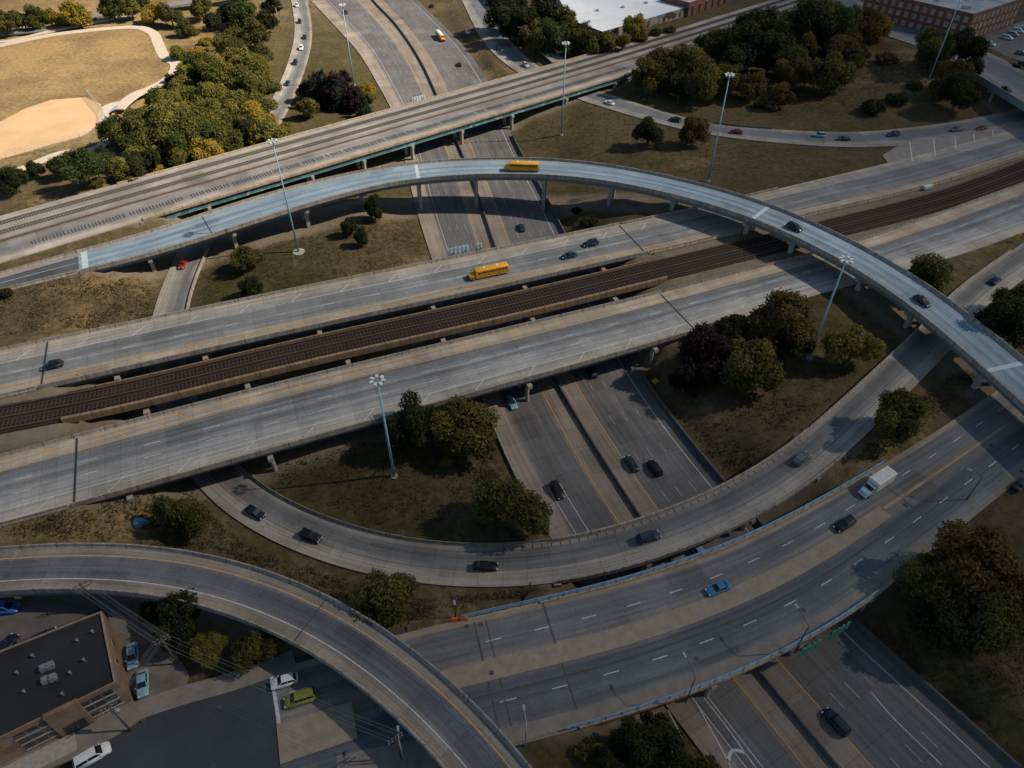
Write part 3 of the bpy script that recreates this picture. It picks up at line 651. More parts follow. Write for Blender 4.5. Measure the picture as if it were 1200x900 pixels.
# --- expressway in its trench
ground_road('expressway_road', KW, None, None, M_EXP_W, dz=0.0, div=12, label='grey concrete expressway carriageway running under every bridge')
ground_road('expressway_road', KE, None, None, M_EXP_E, dz=0.004, div=12)
w, y, fw = MB(), MB(), MB(); L = KW.s[-1]
KW.strip(w, .41, 0, KW.s_at(690, 560), .14); KW.strip(w, .27, 0, KW.s_at(690, 560), .14)
for u in (.41, .53, .65): KW.dashes(fw, u, KW.s_at(600, 440), L, 12, 3.0, .14)
KW.strip(y, .765, 0, L, .14); KW.strip(w, .28, KW.s_at(560, 330), L, .13)
KE.strip(y, .215, 0, L, .15); KE.strip(w, .87, 0, L, .16)
for u in (.37, .53, .70): KE.dashes(fw, u, 0, L, 12, 3.2, .15)
# lower right: exit lane, gore lines
mg = KW.s_at(850, 860)
markings(w, 'expressway_markings', M_WHITE); markings(fw, 'expressway_lane_dashes', M_FADED); markings(y, 'expressway_edge_line', M_YEL)
g1, g2, g3 = MB(), MB(), MB()
def pxstrip(mb, pts, z, width, dz=.02):
    P = catmull(np.array([[*W(p[0], p[1], z), z] for p in pts]), 1.5)
    t = np.gradient(P[:, :2], axis=0); t /= np.linalg.norm(t, axis=1)[:, None]; n = np.stack([-t[:, 1], t[:, 0]], 1) * width / 2
    for i in range(len(P) - 1):
        mb.quad([(P[i][0] - n[i][0], P[i][1] - n[i][1], z + dz), (P[i + 1][0] - n[i + 1][0], P[i + 1][1] - n[i + 1][1], z + dz), (P[i + 1][0] + n[i + 1][0], P[i + 1][1] + n[i + 1][1], z + dz), (P[i][0] + n[i][0], P[i][1] + n[i][1], z + dz)])
pxstrip(g1, [(815,822),(835,858),(857,900),(866,920)], 0.0, .18); pxstrip(g1, [(825,818),(850,850),(886,900),(900,918)], 0.0, .18)
pxstrip(g1, [(853,893),(858,879),(873,882)], 0.0, .5); pxstrip(g1, [(783,832),(790,846),(800,866)], 0.0, .15)
pxstrip(g1, [(1021,811),(1040,834),(1104,897)], 0.0, .17)
markings(g1, 'gore_markings', M_WHITE)
# median wall of the expressway
kb = tag(empty('median_barrier', (*W(700, 530, 0), 0)), 'long dark stained concrete median wall dividing the sunken expressway', 'barrier')
P, N, S = KE.edge(0.0, None, None, 0.0); mb = MB(); mb.sweep(P, N, [(-.45, -.3), (-.45, .1), (-.22, .35), (-.16, 1.0), (.16, 1.0), (.22, .35), (.45, .1), (.45, -.3)], S=S); mb.build('barrier_wall', M_BARR, kb, tuple(kb.location))
for name, s0, s1, lab in (('retaining_wall', KE.s_at(1190, 899), KE.s_at(745, 440), 'dark concrete wall along the expressway edge below the grass slopes'), ('retaining_wall', KE.s_at(668, 290), KE.s_at(600, 160), 'dark concrete wall beside the expressway between flyover and school bus deck')):
    s0, s1 = min(s0, s1), max(s0, s1)
    P, N, S = KE.edge(1.0, s0, s1, -.1); mb = MB(); mb.sweep(P, N, [(-.25, -.4), (-.15, 1.3), (.25, 1.3), (.35, -.4)], S=S); tag(mb.build(name, M_BARR), lab, 'wall')
P, N, S = KW.edge(0.0, KW.s_at(600, 640), KW.s_at(565, 470), -.1); mb = MB(); mb.sweep(P, N, [(-.12, -.4), (-.12, .45), (.16, .45), (.2, -.4)], S=S); tag(mb.build('retaining_wall', M_PIER), 'low pale concrete wall on the grass side of the expressway shoulder', 'wall')

# --- eastbound deck (nearer of the two straight ones)
ground_road('eastbound_road', EDR, None, sED0, M_ED, div=10); ground_road('eastbound_road', EDR, sED1, None, M_ED, div=10)
ED = Bridge('highway_bridge', 'straight wide grey highway deck nearest the camera beside the brown tracks', 'bridge', EDR, sED0, sED1, M_ED)
WD = Bridge('highway_bridge', 'straight highway deck carrying the lower school bus, beyond the brown tracks', 'bridge', WDR, sWD0, sWD1, M_WD)
ground_road('westbound_road', WDR, None, sWD0, M_WD, div=10); ground_road('westbound_road', WDR, sWD1, None, M_WD, div=10, dz=.012)
for B in (ED, WD):
    B.parapet(0); B.parapet(1); B.girders((.04, .3, .7, .96)); B.abutment(B.s0 - .3); B.abutment(B.s1 + .3)
    B.joint(B.s0 + .5, .45); B.joint(B.s1 - .5, .45)
def barrier(name, label, road, u, s0, s1, prof=GJERSEY, mat=None, inset=0.0, dz=0.0, cat='barrier', group=None):
    P, N, S = road.edge(u, s0, s1, inset); P[:, 2] += dz; mb = MB(); mb.sweep(P, N, prof, S=S)
    return tag(mb.build(name, mat or M_CONC), label, cat, group)
barrier('concrete_barrier', 'pale concrete barrier between the tracks and the right stretch of highway', EDR, 0, sED1 + .5, None)
barrier('concrete_barrier', 'concrete barrier on the far edge of the highway at the left border', WDR, 0, None, sWD0 - .5)
barrier('concrete_barrier', 'concrete barrier on the near edge of the highway at the left border', EDR, 1, None, sED0 - .5)
barrier('concrete_barrier', 'tan barrier between tracks and highway past the flyover', WDR, 1, sWD1 + .5, None, mat=M_TAN)
barrier('concrete_barrier', 'concrete barrier at the left border by the tracks on their far side', WDR, 1, None, sWD0 - .5)
barrier('concrete_barrier', 'concrete barrier at the left border by the tracks on their near side', EDR, 0, None, sED0 - .5)
barrier('guard_rail', 'low concrete kerb rail along the far highway edge before the flyover', WDR, 0, sWD1 + .5, WDR.s_at(925, 232), [(-.15, -.2), (-.15, .7), (.15, .7), (.15, -.2)])
w, y, dk = MB(), MB(), MB()
WDR.strip(w, .285, None or WDR.s[0], WDR.s_at(1010, 215), .16); WDR.dashes(w, .53, WDR.s[0], WDR.s[-1], 12.2, 3.2, .15); WDR.strip(y, .775, WDR.s[0], WDR.s[-1], .16)
s_ = WDR.s_at(45, 420) - 13.0 * 5 - 6
while s_ < WDR.s_at(790, 255):
    WDR.strip(w, .285, s_, s_ + 3.0, .28, .014, u2=.12); WDR.strip(y, .785, s_ - .5, s_ + 2.2, .28, .014, u2=.93); s_ += 13.0
EDR.strip(w, .79, EDR.s[0], EDR.s[-1], .17); EDR.strip(y, .22, EDR.s[0], EDR.s[-1], .16)
for u in (.41, .60): EDR.dashes(w, u, EDR.s[0], EDR.s[-1], 12.2, 3.3, .16)
s_ = EDR.s_at(58, 590) - 13.0 * 4
while s_ < EDR.s_at(830, 365):
    EDR.strip(w, .79, s_ + .6, s_ - 2.4, .26, .014, u2=.94); EDR.strip(y, .205, s_ + 1.5, s_ - 1.5, .3, .014, u2=.05); s_ += 13.0
# chevron bars of the merge area at the right
for px in ((1066, 166, 1069, 189), (1094, 162, 1096, 183), (1119, 160, 1120, 174), (1141, 157, 1142, 168), (1163, 152, 1164, 160)):
    pxstrip(w, [(px[0], px[1]), (px[2], px[3])], 8.0, .38, .03)
fw2 = MB(); pxstrip(fw2, [(1030, 168), (1066, 165), (1100, 159), (1160, 152), (1190, 146)], 8.0, .18, .03); pxstrip(fw2, [(1035, 195), (1068, 189), (1100, 180), (1150, 164), (1185, 150)], 8.0, .18, .03); markings(fw2, 'gore_edge_markings', M_FADED)
markings(w, 'highway_markings', M_WHITE); markings(y, 'highway_edge_markings', M_YEL)

# --- transit structure between the two decks
ground_road('transit_trackbed', CTA, None, sCT0, M_CTABED); ground_road('transit_trackbed', CTA, sCT1, None, M_CTABED)
CT = Bridge('transit_bridge', 'brown elevated transit line with rusty tracks between the two highway decks', 'bridge', CTA, sCT0, sCT1, M_CTABED)
CT.parapet(1, [(-.5, 0), (-.5, .8), (.3, .8), (.3, -.9), (-.5, -.9)], M_CTAN); CT.parapet(0, [(-.25, 0), (-.25, .6), (.1, .6), (.1, -.9), (-.25, -.9)], M_CTAN)
CT.girders((.1, .5, .9)); CT.abutment(CT.s0 - .3); CT.abutment(CT.s1 + .3)
M_RUST = plain('rusty_steel', (.085, .05, .032), .6, var=.3); M_TIE = plain('timber_tie', (.045, .032, .025), .95, var=.3); M_STEEL = plain('rail_steel', (.20, .165, .14), .4, metal=.4, var=.2)
def rail_pair(road, uc, s0, s1, parent, origin, gauge=1.5, tie=True, tiemat=None, railmat=None, pitch=.9, top=.0, wide=.1):
    """ties as one mesh, each of the two rails a mesh of its own"""
    out = []
    if tie:
        mb = MB(); x = s0
        while x < s1:
            p, n = road.at(x, uc); mb.box((p[0], p[1], p[2] + .07 + top), (2.6, .28, .13), math.atan2(n[1], n[0])); x += pitch
        t = mb.build('crossties', tiemat or M_TIE, parent, origin); t['kind'] = 'stuff'
    for sg in (-1, 1):
        S, C, N, hw = road.rng(s0, s1); P = C.copy(); P[:, :2] += N * ((1 - 2 * uc) * hw + sg * gauge / 2)[:, None]
        mb = MB(); mb.sweep(P, N, [(-wide / 2, .12 + top), (-wide / 2, .30 + top), (wide / 2, .30 + top), (wide / 2, .12 + top)], S=S); mb.build('rail', railmat or M_STEEL, parent, origin)
trk = tag(empty('transit_track', CT.o), 'pair of rusty rails on dark ties on the transit line, nearer the camera', 'track', 'tracks of the transit line'); rail_pair(CTA, .70, CTA.s[0], CTA.s[-1], trk, CT.o, railmat=M_RUST)
trk = tag(empty('transit_track', CT.o), 'pair of rusty rails on dark ties on the transit line, farther from the camera', 'track', 'tracks of the transit line'); rail_pair(CTA, .28, CTA.s[0], CTA.s[-1], trk, CT.o, railmat=M_RUST)
for u, lab in ((.485, 'rusty power rail between the two transit tracks'), (.90, 'rusty cable trough along the near parapet of the transit line'), (.09, 'rusty cable trough along the far parapet of the transit line')):
    P, N, S = CTA.edge(u, None, None); mb = MB(); mb.sweep(P, N, [(-.14, .1), (-.14, .38), (.14, .38), (.14, .1)], S=S); tag(mb.build('power_rail' if u == .485 else 'cable_trough', M_RUST), lab, 'rail' if u == .485 else 'trough')
# shared bents, their cap ends showing in the gaps
for px, py in ((150, 572), (305, 534), (455, 493), (610, 452), (752, 414)): ED.pier(EDR.s_at(px, py - 30), (.06, .36, .66, .94), over=.7)
for px, py in ((129, 442), (237, 417), (371, 387), (497, 361), (609, 337), (699, 316)): WD.pier(WDR.s_at(px, py - 20), (.06, .36, .66, .94), over=.9)
for px, py in ((165, 485), (291, 452), (406, 425), (514, 400), (624, 375), (716, 352)): CT.pier(CTA.s_at(px, py - 12), (.12, .88), over=1.5)

# --- rail bridge at the top
ground_road('railway_bed', RAIL, None, sRL0, M_RAILBED, div=14); ground_road('railway_bed', RAIL, sRL1, None, M_RAILBED, div=14)
RB = Bridge('railway_bridge', 'wide tan railway bridge with teal graffiti girder crossing the expressway at the top', 'bridge', RAIL, sRL0, sRL1, M_RAILBED, thick=.6)
RB.parapet(1, [(-.9, 0), (-.9, .35), (.35, .35), (.35, -.35), (-.9, -.35)], M_TAN); RB.parapet(0, [(-.5, 0), (-.5, .4), (.25, .4), (.25, -.4), (-.5, -.4)], M_TAN)
RB.girders((.985,), 1.9, .5, M_TEAL, .36); RB.girders((.015, .3, .6), 1.6)
RB.abutment(RB.s0 - .3, 4); RB.abutment(RB.s1 + .3, 4)
for px, py in ((232, 235), (355, 200), (418, 182), (476, 168), (538, 152), (600, 134), (666, 116), (727, 100)): RB.pier(RAIL.s_at(px, py - 8), (.03, .2, .4, .6, .8, .97), 2.3, over=.4, col=1.3)
for u, lab in ((.17, 'tracks in use farthest from the camera on the wide tan railway bridge'), (.38, 'second tracks from the far edge of the wide tan railway bridge'),):
    e = tag(empty('railway_track', RB.o), lab, 'track', 'tracks of the railway'); rail_pair(RAIL, u, RAIL.s[0], RAIL.s[-1], e, RB.o, pitch=.8, wide=.16, tiemat=plain('weathered_tie', (.09, .078, .068), .95, var=.35), railmat=plain('dull_rail', (.10, .085, .075), .6))
e = tag(empty('railway_track', RB.o), 'abandoned row of dark ties near the camera side of the railway bridge', 'track', 'tracks of the railway')
mb = MB(); x = RAIL.s_at(30, 275)
while x < RAIL.s_at(740, 80):
    if RNG.random() < .9:
        p, n = RAIL.at(x, .79); mb.box((p[0] + RNG.normal() * .1, p[1], p[2] + .07), (2.5, .26, .14), math.atan2(n[1], n[0]) + RNG.normal() * .03)
    x += 1.0
t_ = mb.build('crossties', plain('faded_tie', (.10, .088, .078), .95, var=.4), e, RB.o); t_['kind'] = 'stuff'
P, N, S = RAIL.edge(.565, None, None); mb = MB(); mb.sweep(P, N, [(-.3, -.1), (-.3, .3), (.3, .3), (.3, -.1)], S=S); tag(mb.build('cable_duct', plain('brown_duct', (.10, .065, .05), .8)), 'long rusty brown cable duct running along the middle of the railway bridge', 'duct')

# --- flyover
ground_road('flyover_approach', FLY, None, sFLY0, M_APP, div=10)
FB = Bridge('flyover_bridge', 'pale blue curved flyover ramp sweeping over everything with a school bus on it', 'bridge', FLY, sFLY0, None, M_FLY)
FB.parapet(0, mat=M_CONC); FB.parapet(1, mat=M_CONC); FB.girders((.07, .36, .64, .93), 1.4); FB.abutment(FB.s0 - .3, 1.5)
for px, py in ((490, 205), (887, 252), (1172, 432)): FB.joint(FLY.s_at(px, py), 1.2, M_BLUEP)
FB.joint(FLY.s_at(99, 308), 2.4, M_BLUEP); FB.joint(FLY.s_at(240, 264), .3)
for px, py in ((167, 296), (265, 266), (354, 242), (421, 222), (487, 212), (560, 208), (641, 207), (720, 214), (795, 230), (882, 257), (937, 280), (1016, 325), (1072, 364), (1150, 432)):
    FB.pier(FLY.s_at(px, py - 8), (.28, .72), 1.75, over=-.6, col=1.2, round_=False, cap=1.0)
mb = MB(); FLY.strip(mb, .5, FLY.s[0], sFLY0 - 1, .16); FLY.strip(mb, .19, FLY.s[0], sFLY0 - 1, .14); markings(mb, 'approach_markings', M_WHITE)
barrier('concrete_barrier', 'concrete barrier along the far side of the flyover approach', FLY, 0, None, sFLY0 - .5); barrier('concrete_barrier', 'concrete barrier along the near side of the flyover approach', FLY, 1, None, sFLY0 - .5)

# --- curved ramp over the expressway
ground_road('ramp_road', RC, None, sRC1, M_RC, dz=.008); ground_road('ramp_road', RC, sRC2, None, M_RC, dz=.008)
CB = Bridge('ramp_bridge', 'low curved grey ramp bridge over the expressway in the middle of the picture', 'bridge', RC, sRC1, sRC2, M_RC)
CB.parapet(0, [(-.35, 0), (-.25, .85), (.12, .85), (.12, -.5), (-.35, -.5)]); CB.parapet(1, [(-.3, 0), (-.2, .55), (.12, .55), (.12, -.5), (-.3, -.5)])
CB.girders((.06, .35, .65, .94), 1.1); CB.abutment(CB.s0 - .3); CB.abutment(CB.s1 + .3)
for px, py in ((655, 664), (752, 640), (868, 585), (940, 535)): CB.pier(RC.s_at(px, py), (.2, .8), 1.5)
barrier('concrete_barrier', 'curved concrete barrier between the grass infield and the curving ramp', RC, 0, sRC2 + .5, RC.s_at(244, 500))
barrier('concrete_barrier', 'long straight concrete barrier on the upper edge of the ramp past the flyover', RC, 0, RC.s_at(1190, 300), sRC1 - .5)
barrier('concrete_barrier', 'thin barrier along the ramp where the red car drives', RC, 0, RC.s_at(196, 372), RC.s_at(245, 265))
mb = MB(); RC.strip(mb, .62, RC.s[0], RC.s[-1], .10)
s_ = sRC1 + 2
while s_ < sRC2 + 10: RC.strip(mb, .055, s_, s_ + .02, .6, .02, u2=.14) if False else RC.cross(mb, s_, .05, .13, .22, .03); s_ += 1.9
markings(mb, 'ramp_rumble_strips', plain('tar', (.05, .05, .052), .9))

# --- street bridge in front
ground_road('avenue_road', HAR, None, sH1, M_HAR, div=14); ground_road('avenue_road', HAR, sH2, None, M_HAR, div=14)
HB = Bridge('street_bridge', 'broad street bridge with blue railings and a tan median in the foreground', 'bridge', HAR, sH1, sH2, M_HAR)
HB.girders((.03, .25, .5, .75, .97), 1.2, mat=M_GIRD); HB.abutment(HB.s0 - .3); HB.abutment(HB.s1 + .3); HB.joint(HB.s0 + .5, .3, M_SEAM); HB.joint(HB.s1 - .5, .3, M_SEAM)
for px, py in ((800, 735), (900, 700), (985, 655)): HB.pier(HAR.s_at(px, py), (.05, .28, .5, .72, .95), 1.65)
KERB = [(-.5, 0), (-.5, .32), (.12, .32), (.12, -.5), (-.5, -.5)]
HB.parapet(0, KERB, M_TAN, name='kerb'); HB.parapet(1, KERB, M_TAN, name='kerb')
M_BLUE = plain('blue_painted_steel', (.20, .33, .46), .5, var=.2)
def railing(u, s0, s1, label):
    p, n = HAR.at((s0 + s1) / 2, u); o = (float(p[0]), float(p[1]), 6.8); e = tag(empty('bridge_railing', o), label, 'railing', 'blue railings of the street bridge')
    P, N, S = HAR.edge(u, s0, s1, .15)
    for k, h in enumerate((.75, 1.15, 1.5)):
        mb = MB(); mb.sweep(P, N, [(-.05, h - .06), (-.05, h + .06), (.05, h + .06), (.05, h - .06)], S=S); mb.build('handrail', M_BLUE, e, o)
    x = s0 + .3
    while x < s1:
        q, n = HAR.at(x, u); sg = 1 if u < .5 else -1; q[:2] -= n * .15 * sg
        mb = MB(); mb.box((q[0], q[1], q[2] + .92), (.16, .14, 1.25), math.atan2(n[1], n[0])); mb.build('post', M_BLUE, e, o); x += 2.6
railing(0, HAR.s_at(1035, 545), HAR.s_at(545, 724), 'pale blue steel railing on the far side of the street bridge by the ramp')
railing(1, HAR.s_at(1030, 700), HAR.s_at(672, 858), 'pale blue steel railing on the near side of the street bridge over the expressway')
# raised median and footway
def raised(name, road, u0, u1, s0, s1, mat, h=.15, taper0=0):
    mb = MB(); road.sheet(mb, s0, s1, u0, u1, h, h + .05, 2); return tag(mb.build(name, mat), kind='structure')
M_MED = plain('median_concrete', (.27, .225, .175), .9, var=.22, scale=.6); M_WALK = plain('footway_concrete', (.20, .18, .16), .9, var=.25, scale=.5)
raised('median_strip', HAR, .37, .525, HAR.s_at(1045, 605), HAR.s_at(440, 815), M_MED)
raised('median_strip', HAR, .40, .43, HAR.s[0], HAR.s_at(1045, 605) - .2, M_TAN)
raised('median_strip', HAR, .40, .66, HAR.s_at(440, 815) + 4, HAR.s_at(325, 848), M_MED, .13)
raised('footway', HAR, .875, .985, HAR.s_at(1090, 640), HAR.s_at(510, 893), M_WALK)
w = MB()
for u in (.225, .69): HAR.dashes(w, u, HAR.s[0], HAR.s_at(540, 780), 8.6, 2.7, .17, .014)
HAR.dashes(w, .2, HAR.s_at(430, 800), HAR.s_at(340, 820), 8.6, 2.7, .17, .014)
pxstrip(w, [(318, 790), (327, 848)], 6.5, .55, .03)
markings(w, 'avenue_markings', M_WHITE)
mb = MB(); HAR.strip(mb, .622, HAR.s_at(1045, 605), HAR.s_at(420, 880), .35, .013)
P = HAR.s_at(560, 770); HAR.cross(mb, P, .05, .97, .28, .02); HAR.cross(mb, HAR.s_at(585, 765), .05, .97, .2, .02); markings(mb, 'tar_seam', M_SEAM)
mb = MB()
for px, py in ((576, 789), (547, 734), (563, 732), (655, 855), (604, 867), (610, 851), (816, 772), (942, 715), (258, 828), (215, 816), (168, 843), (250, 898), (450, 895), (1162, 522), (1062, 592), (1197, 552)):
    x, yy = W(px, py, 6.5); mb.tube((x, yy, 6.5), (x, yy, 6.53 if px not in (576, 1062) else 6.68), .42, n=14)
markings(mb, 'manhole_covers', M_SEAM)

# --- loop ramp, lower left
LB = Bridge('loop_ramp_bridge', 'curved elevated ramp with a yellow edge line in the lower left corner', 'bridge', RI, None, None, M_RI)
LB.parapet(0, mat=M_CONC); LB.parapet(1, mat=M_CONC); LB.girders((.07, .36, .64, .93), 1.5)
for px, py in ((30, 668), (205, 678), (345, 715), (480, 800)): LB.pier(RI.s_at(px, py), (.5,), 1.85, over=-.5, col=2.0, round_=False)
LB.joint(RI.s_at(367, 718), .25, M_SEAM)
w, y = MB(), MB(); RI.strip(y, .225, RI.s[0], RI.s[-1], .2); RI.strip(w, .735, RI.s[0], RI.s[-1], .17)
markings(y, 'lane_line', M_YEL, LB.e, LB.o); markings(w, 'lane_line', M_WHITE, LB.e, LB.o)

# --- on ramp, cross street, flat sheets
ground_road('on_ramp_road', RE, None, None, M_RE, dz=.02)
barrier('guard_rail', 'thin metal guard rail along the upper edge of the on ramp beside trees', RE, 0, RE.s_at(836, 145), RE.s_at(905, 151), [(-.08, -.3), (-.08, .8), (.08, .8), (.08, -.3)], M_GIRD)
ground_road('cross_street_road', ST, None, sST, M_RE, dz=.03)
XB = Bridge('overpass_bridge', 'street overpass with a teal side crossing the highway at the right border', 'bridge', ST, sST, None, M_RE, dz=.03)
XB.parapet(0); XB.parapet(1, [(-.35, 0), (-.25, .9), (.1, .9), (.1, -1.7), (-.35, -1.7)], plain('teal_grey_concrete', (.16, .20, .22), .8)); XB.girders((.1, .5, .9), 1.2); XB.abutment(XB.s0 - .3, 5)
XB.pier(ST.s_at(1172, 100), (.1, .5, .9), 1.65)
def flat(name, key, mat, dz=0.0, label=None):
    poly, z = PATCH[key]; mb = MB(); mb.prism([tuple(p) for p in poly], z - .25, z + dz); return tag(mb.build(name, mat), label, kind='structure')
M_LOT = plain('parking_asphalt', (.15, .135, .12), .9, var=.35, scale=.35)
m = M_STREET
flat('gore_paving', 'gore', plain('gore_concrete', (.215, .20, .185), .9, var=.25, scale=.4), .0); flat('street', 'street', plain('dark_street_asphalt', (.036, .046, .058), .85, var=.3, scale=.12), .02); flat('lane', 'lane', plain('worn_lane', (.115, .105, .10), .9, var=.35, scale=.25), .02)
flat('parking_lot', 'parking_lot', M_LOT, .02); flat('car_park', 'car_park', plain('car_park_asphalt', (.17, .155, .14), .9, var=.3, scale=.2), .02)
flat('ball_field', 'ball_field', plain('clay', (.50, .335, .185), .95, var=.12, scale=.12), .03)
# footpaths
M_PATH = plain('path_concrete', (.46, .40, .33), .9, var=.15, scale=.4)
def path(name, px, width, mat, z=5.0, dz=.03):
    P = catmull(np.array([[*W(p[0], p[1], z), z] for p in px]), 2.0); mb = MB()
    t = np.gradient(P[:, :2], axis=0); t /= np.linalg.norm(t, axis=1)[:, None]; n = np.stack([-t[:, 1], t[:, 0]], 1)
    P[:, 2] = np.maximum(z, [max(tz(p[0] + a * width / 2 * k[0], p[1] + a * width / 2 * k[1]) for a in (-1, 0, 1)) for p, k in zip(P, n)]) + dz
    P[:, 2] = gsm(P[:, 2], 2) + .03
    mb.sweep(P, n, [(-width / 2, -.5), (-width / 2, 0), (width / 2, 0), (width / 2, -.5)]); return tag(mb.build(name, mat), kind='structure')
path('footpath', [(-60,64),(0,53),(60,41),(100,36),(160,32),(178,38),(186,52),(193,66),(206,74)], 5.0, M_PATH)
path('footpath', [(190,62),(206,76),(197,92),(180,102),(160,110),(146,120),(138,128)], 5.0, M_PATH, dz=.05)
path('footpath', [(-60,44),(0,49),(60,36),(110,26),(152,19)], 3.0, M_PATH)
path('footpath', [(146,120),(128,124),(120,140),(126,160),(112,174),(70,180),(30,196),(-40,222)], 4.0, M_PATH, dz=.07)
path('park_road', [(-80,52),(0,39),(60,32),(110,18),(150,12),(220,2),(300,-12)], 8.0, plain('park_road_asphalt', (.16, .16, .165), .9))
path('footpath', [(115,858),(150,838),(215,815),(262,802),(310,786),(345,772)], 3.2, M_WALK, 6.4, .105)
path('footpath', [(395,903),(440,893),(525,878),(600,868)], 4.0, M_WALK, 6.4, .135)
path('footpath', [(-20,912),(40,890),(100,866),(160,830)], 4.5, M_WALK, 6.4, .12)
path('service_street', [(558,-30),(585,5),(618,38),(655,72)], 7.0, M_RE, 4.5, .05)
# ------------------------------------------------------------------ vehicles (x forward, origin on the road under the middle)
M_TYRE = plain('tyre_rubber', (.02, .02, .021), .85, var=.15); M_RIM = plain('alloy', (.32, .33, .35), .35, metal=.7, var=.1)
M_GLASS = glass_mat('car_glass', (.012, .017, .022)); M_LAMP = plain('lamp_lens', (.62, .65, .68), .2, var=.05); M_TAIL = plain('tail_lens', (.35, .02, .015), .3, var=.05)
M_TRIM = plain('black_trim', (.025, .025, .027), .6, var=.15)
def loft(mb, rings, smooth=True, cap=True):
    for a, b in zip(rings[:-1], rings[1:]):
        n = len(a)
        for i in range(n): mb.quad([a[i], a[(i + 1) % n], b[(i + 1) % n], b[i]], None, smooth)
    if cap: mb.quad(rings[0][::-1]); mb.quad(rings[-1])
def wheel(parent, x, y, r=.34, w=.23):
    mb = MB(); s = 1 if y > 0 else -1
    mb.tube((x, y - w / 2, r), (x, y + w / 2, r), r, n=16); t = mb.build('wheel', M_TYRE, parent)
    mb = MB(); mb.tube((x, y + s * (w / 2 - .01), r), (x, y + s * (w / 2 + .015), r), r * .62, n=12); mb.build('rim', M_RIM, t)
def hull(st):
    out = []
    for x, hw, zl, zs, zh in st:
        out.append([(x, -hw * .90, zl), (x, -hw * .985, zl + .10), (x, -hw, (zl + zs) / 2), (x, -hw * .975, zs), (x, -hw * .80, zh), (x, 0, zh + .03), (x, hw * .80, zh), (x, hw * .975, zs), (x, hw, (zl + zs) / 2), (x, hw * .985, zl + .10), (x, hw * .90, zl)])
    return out
CARS = {}
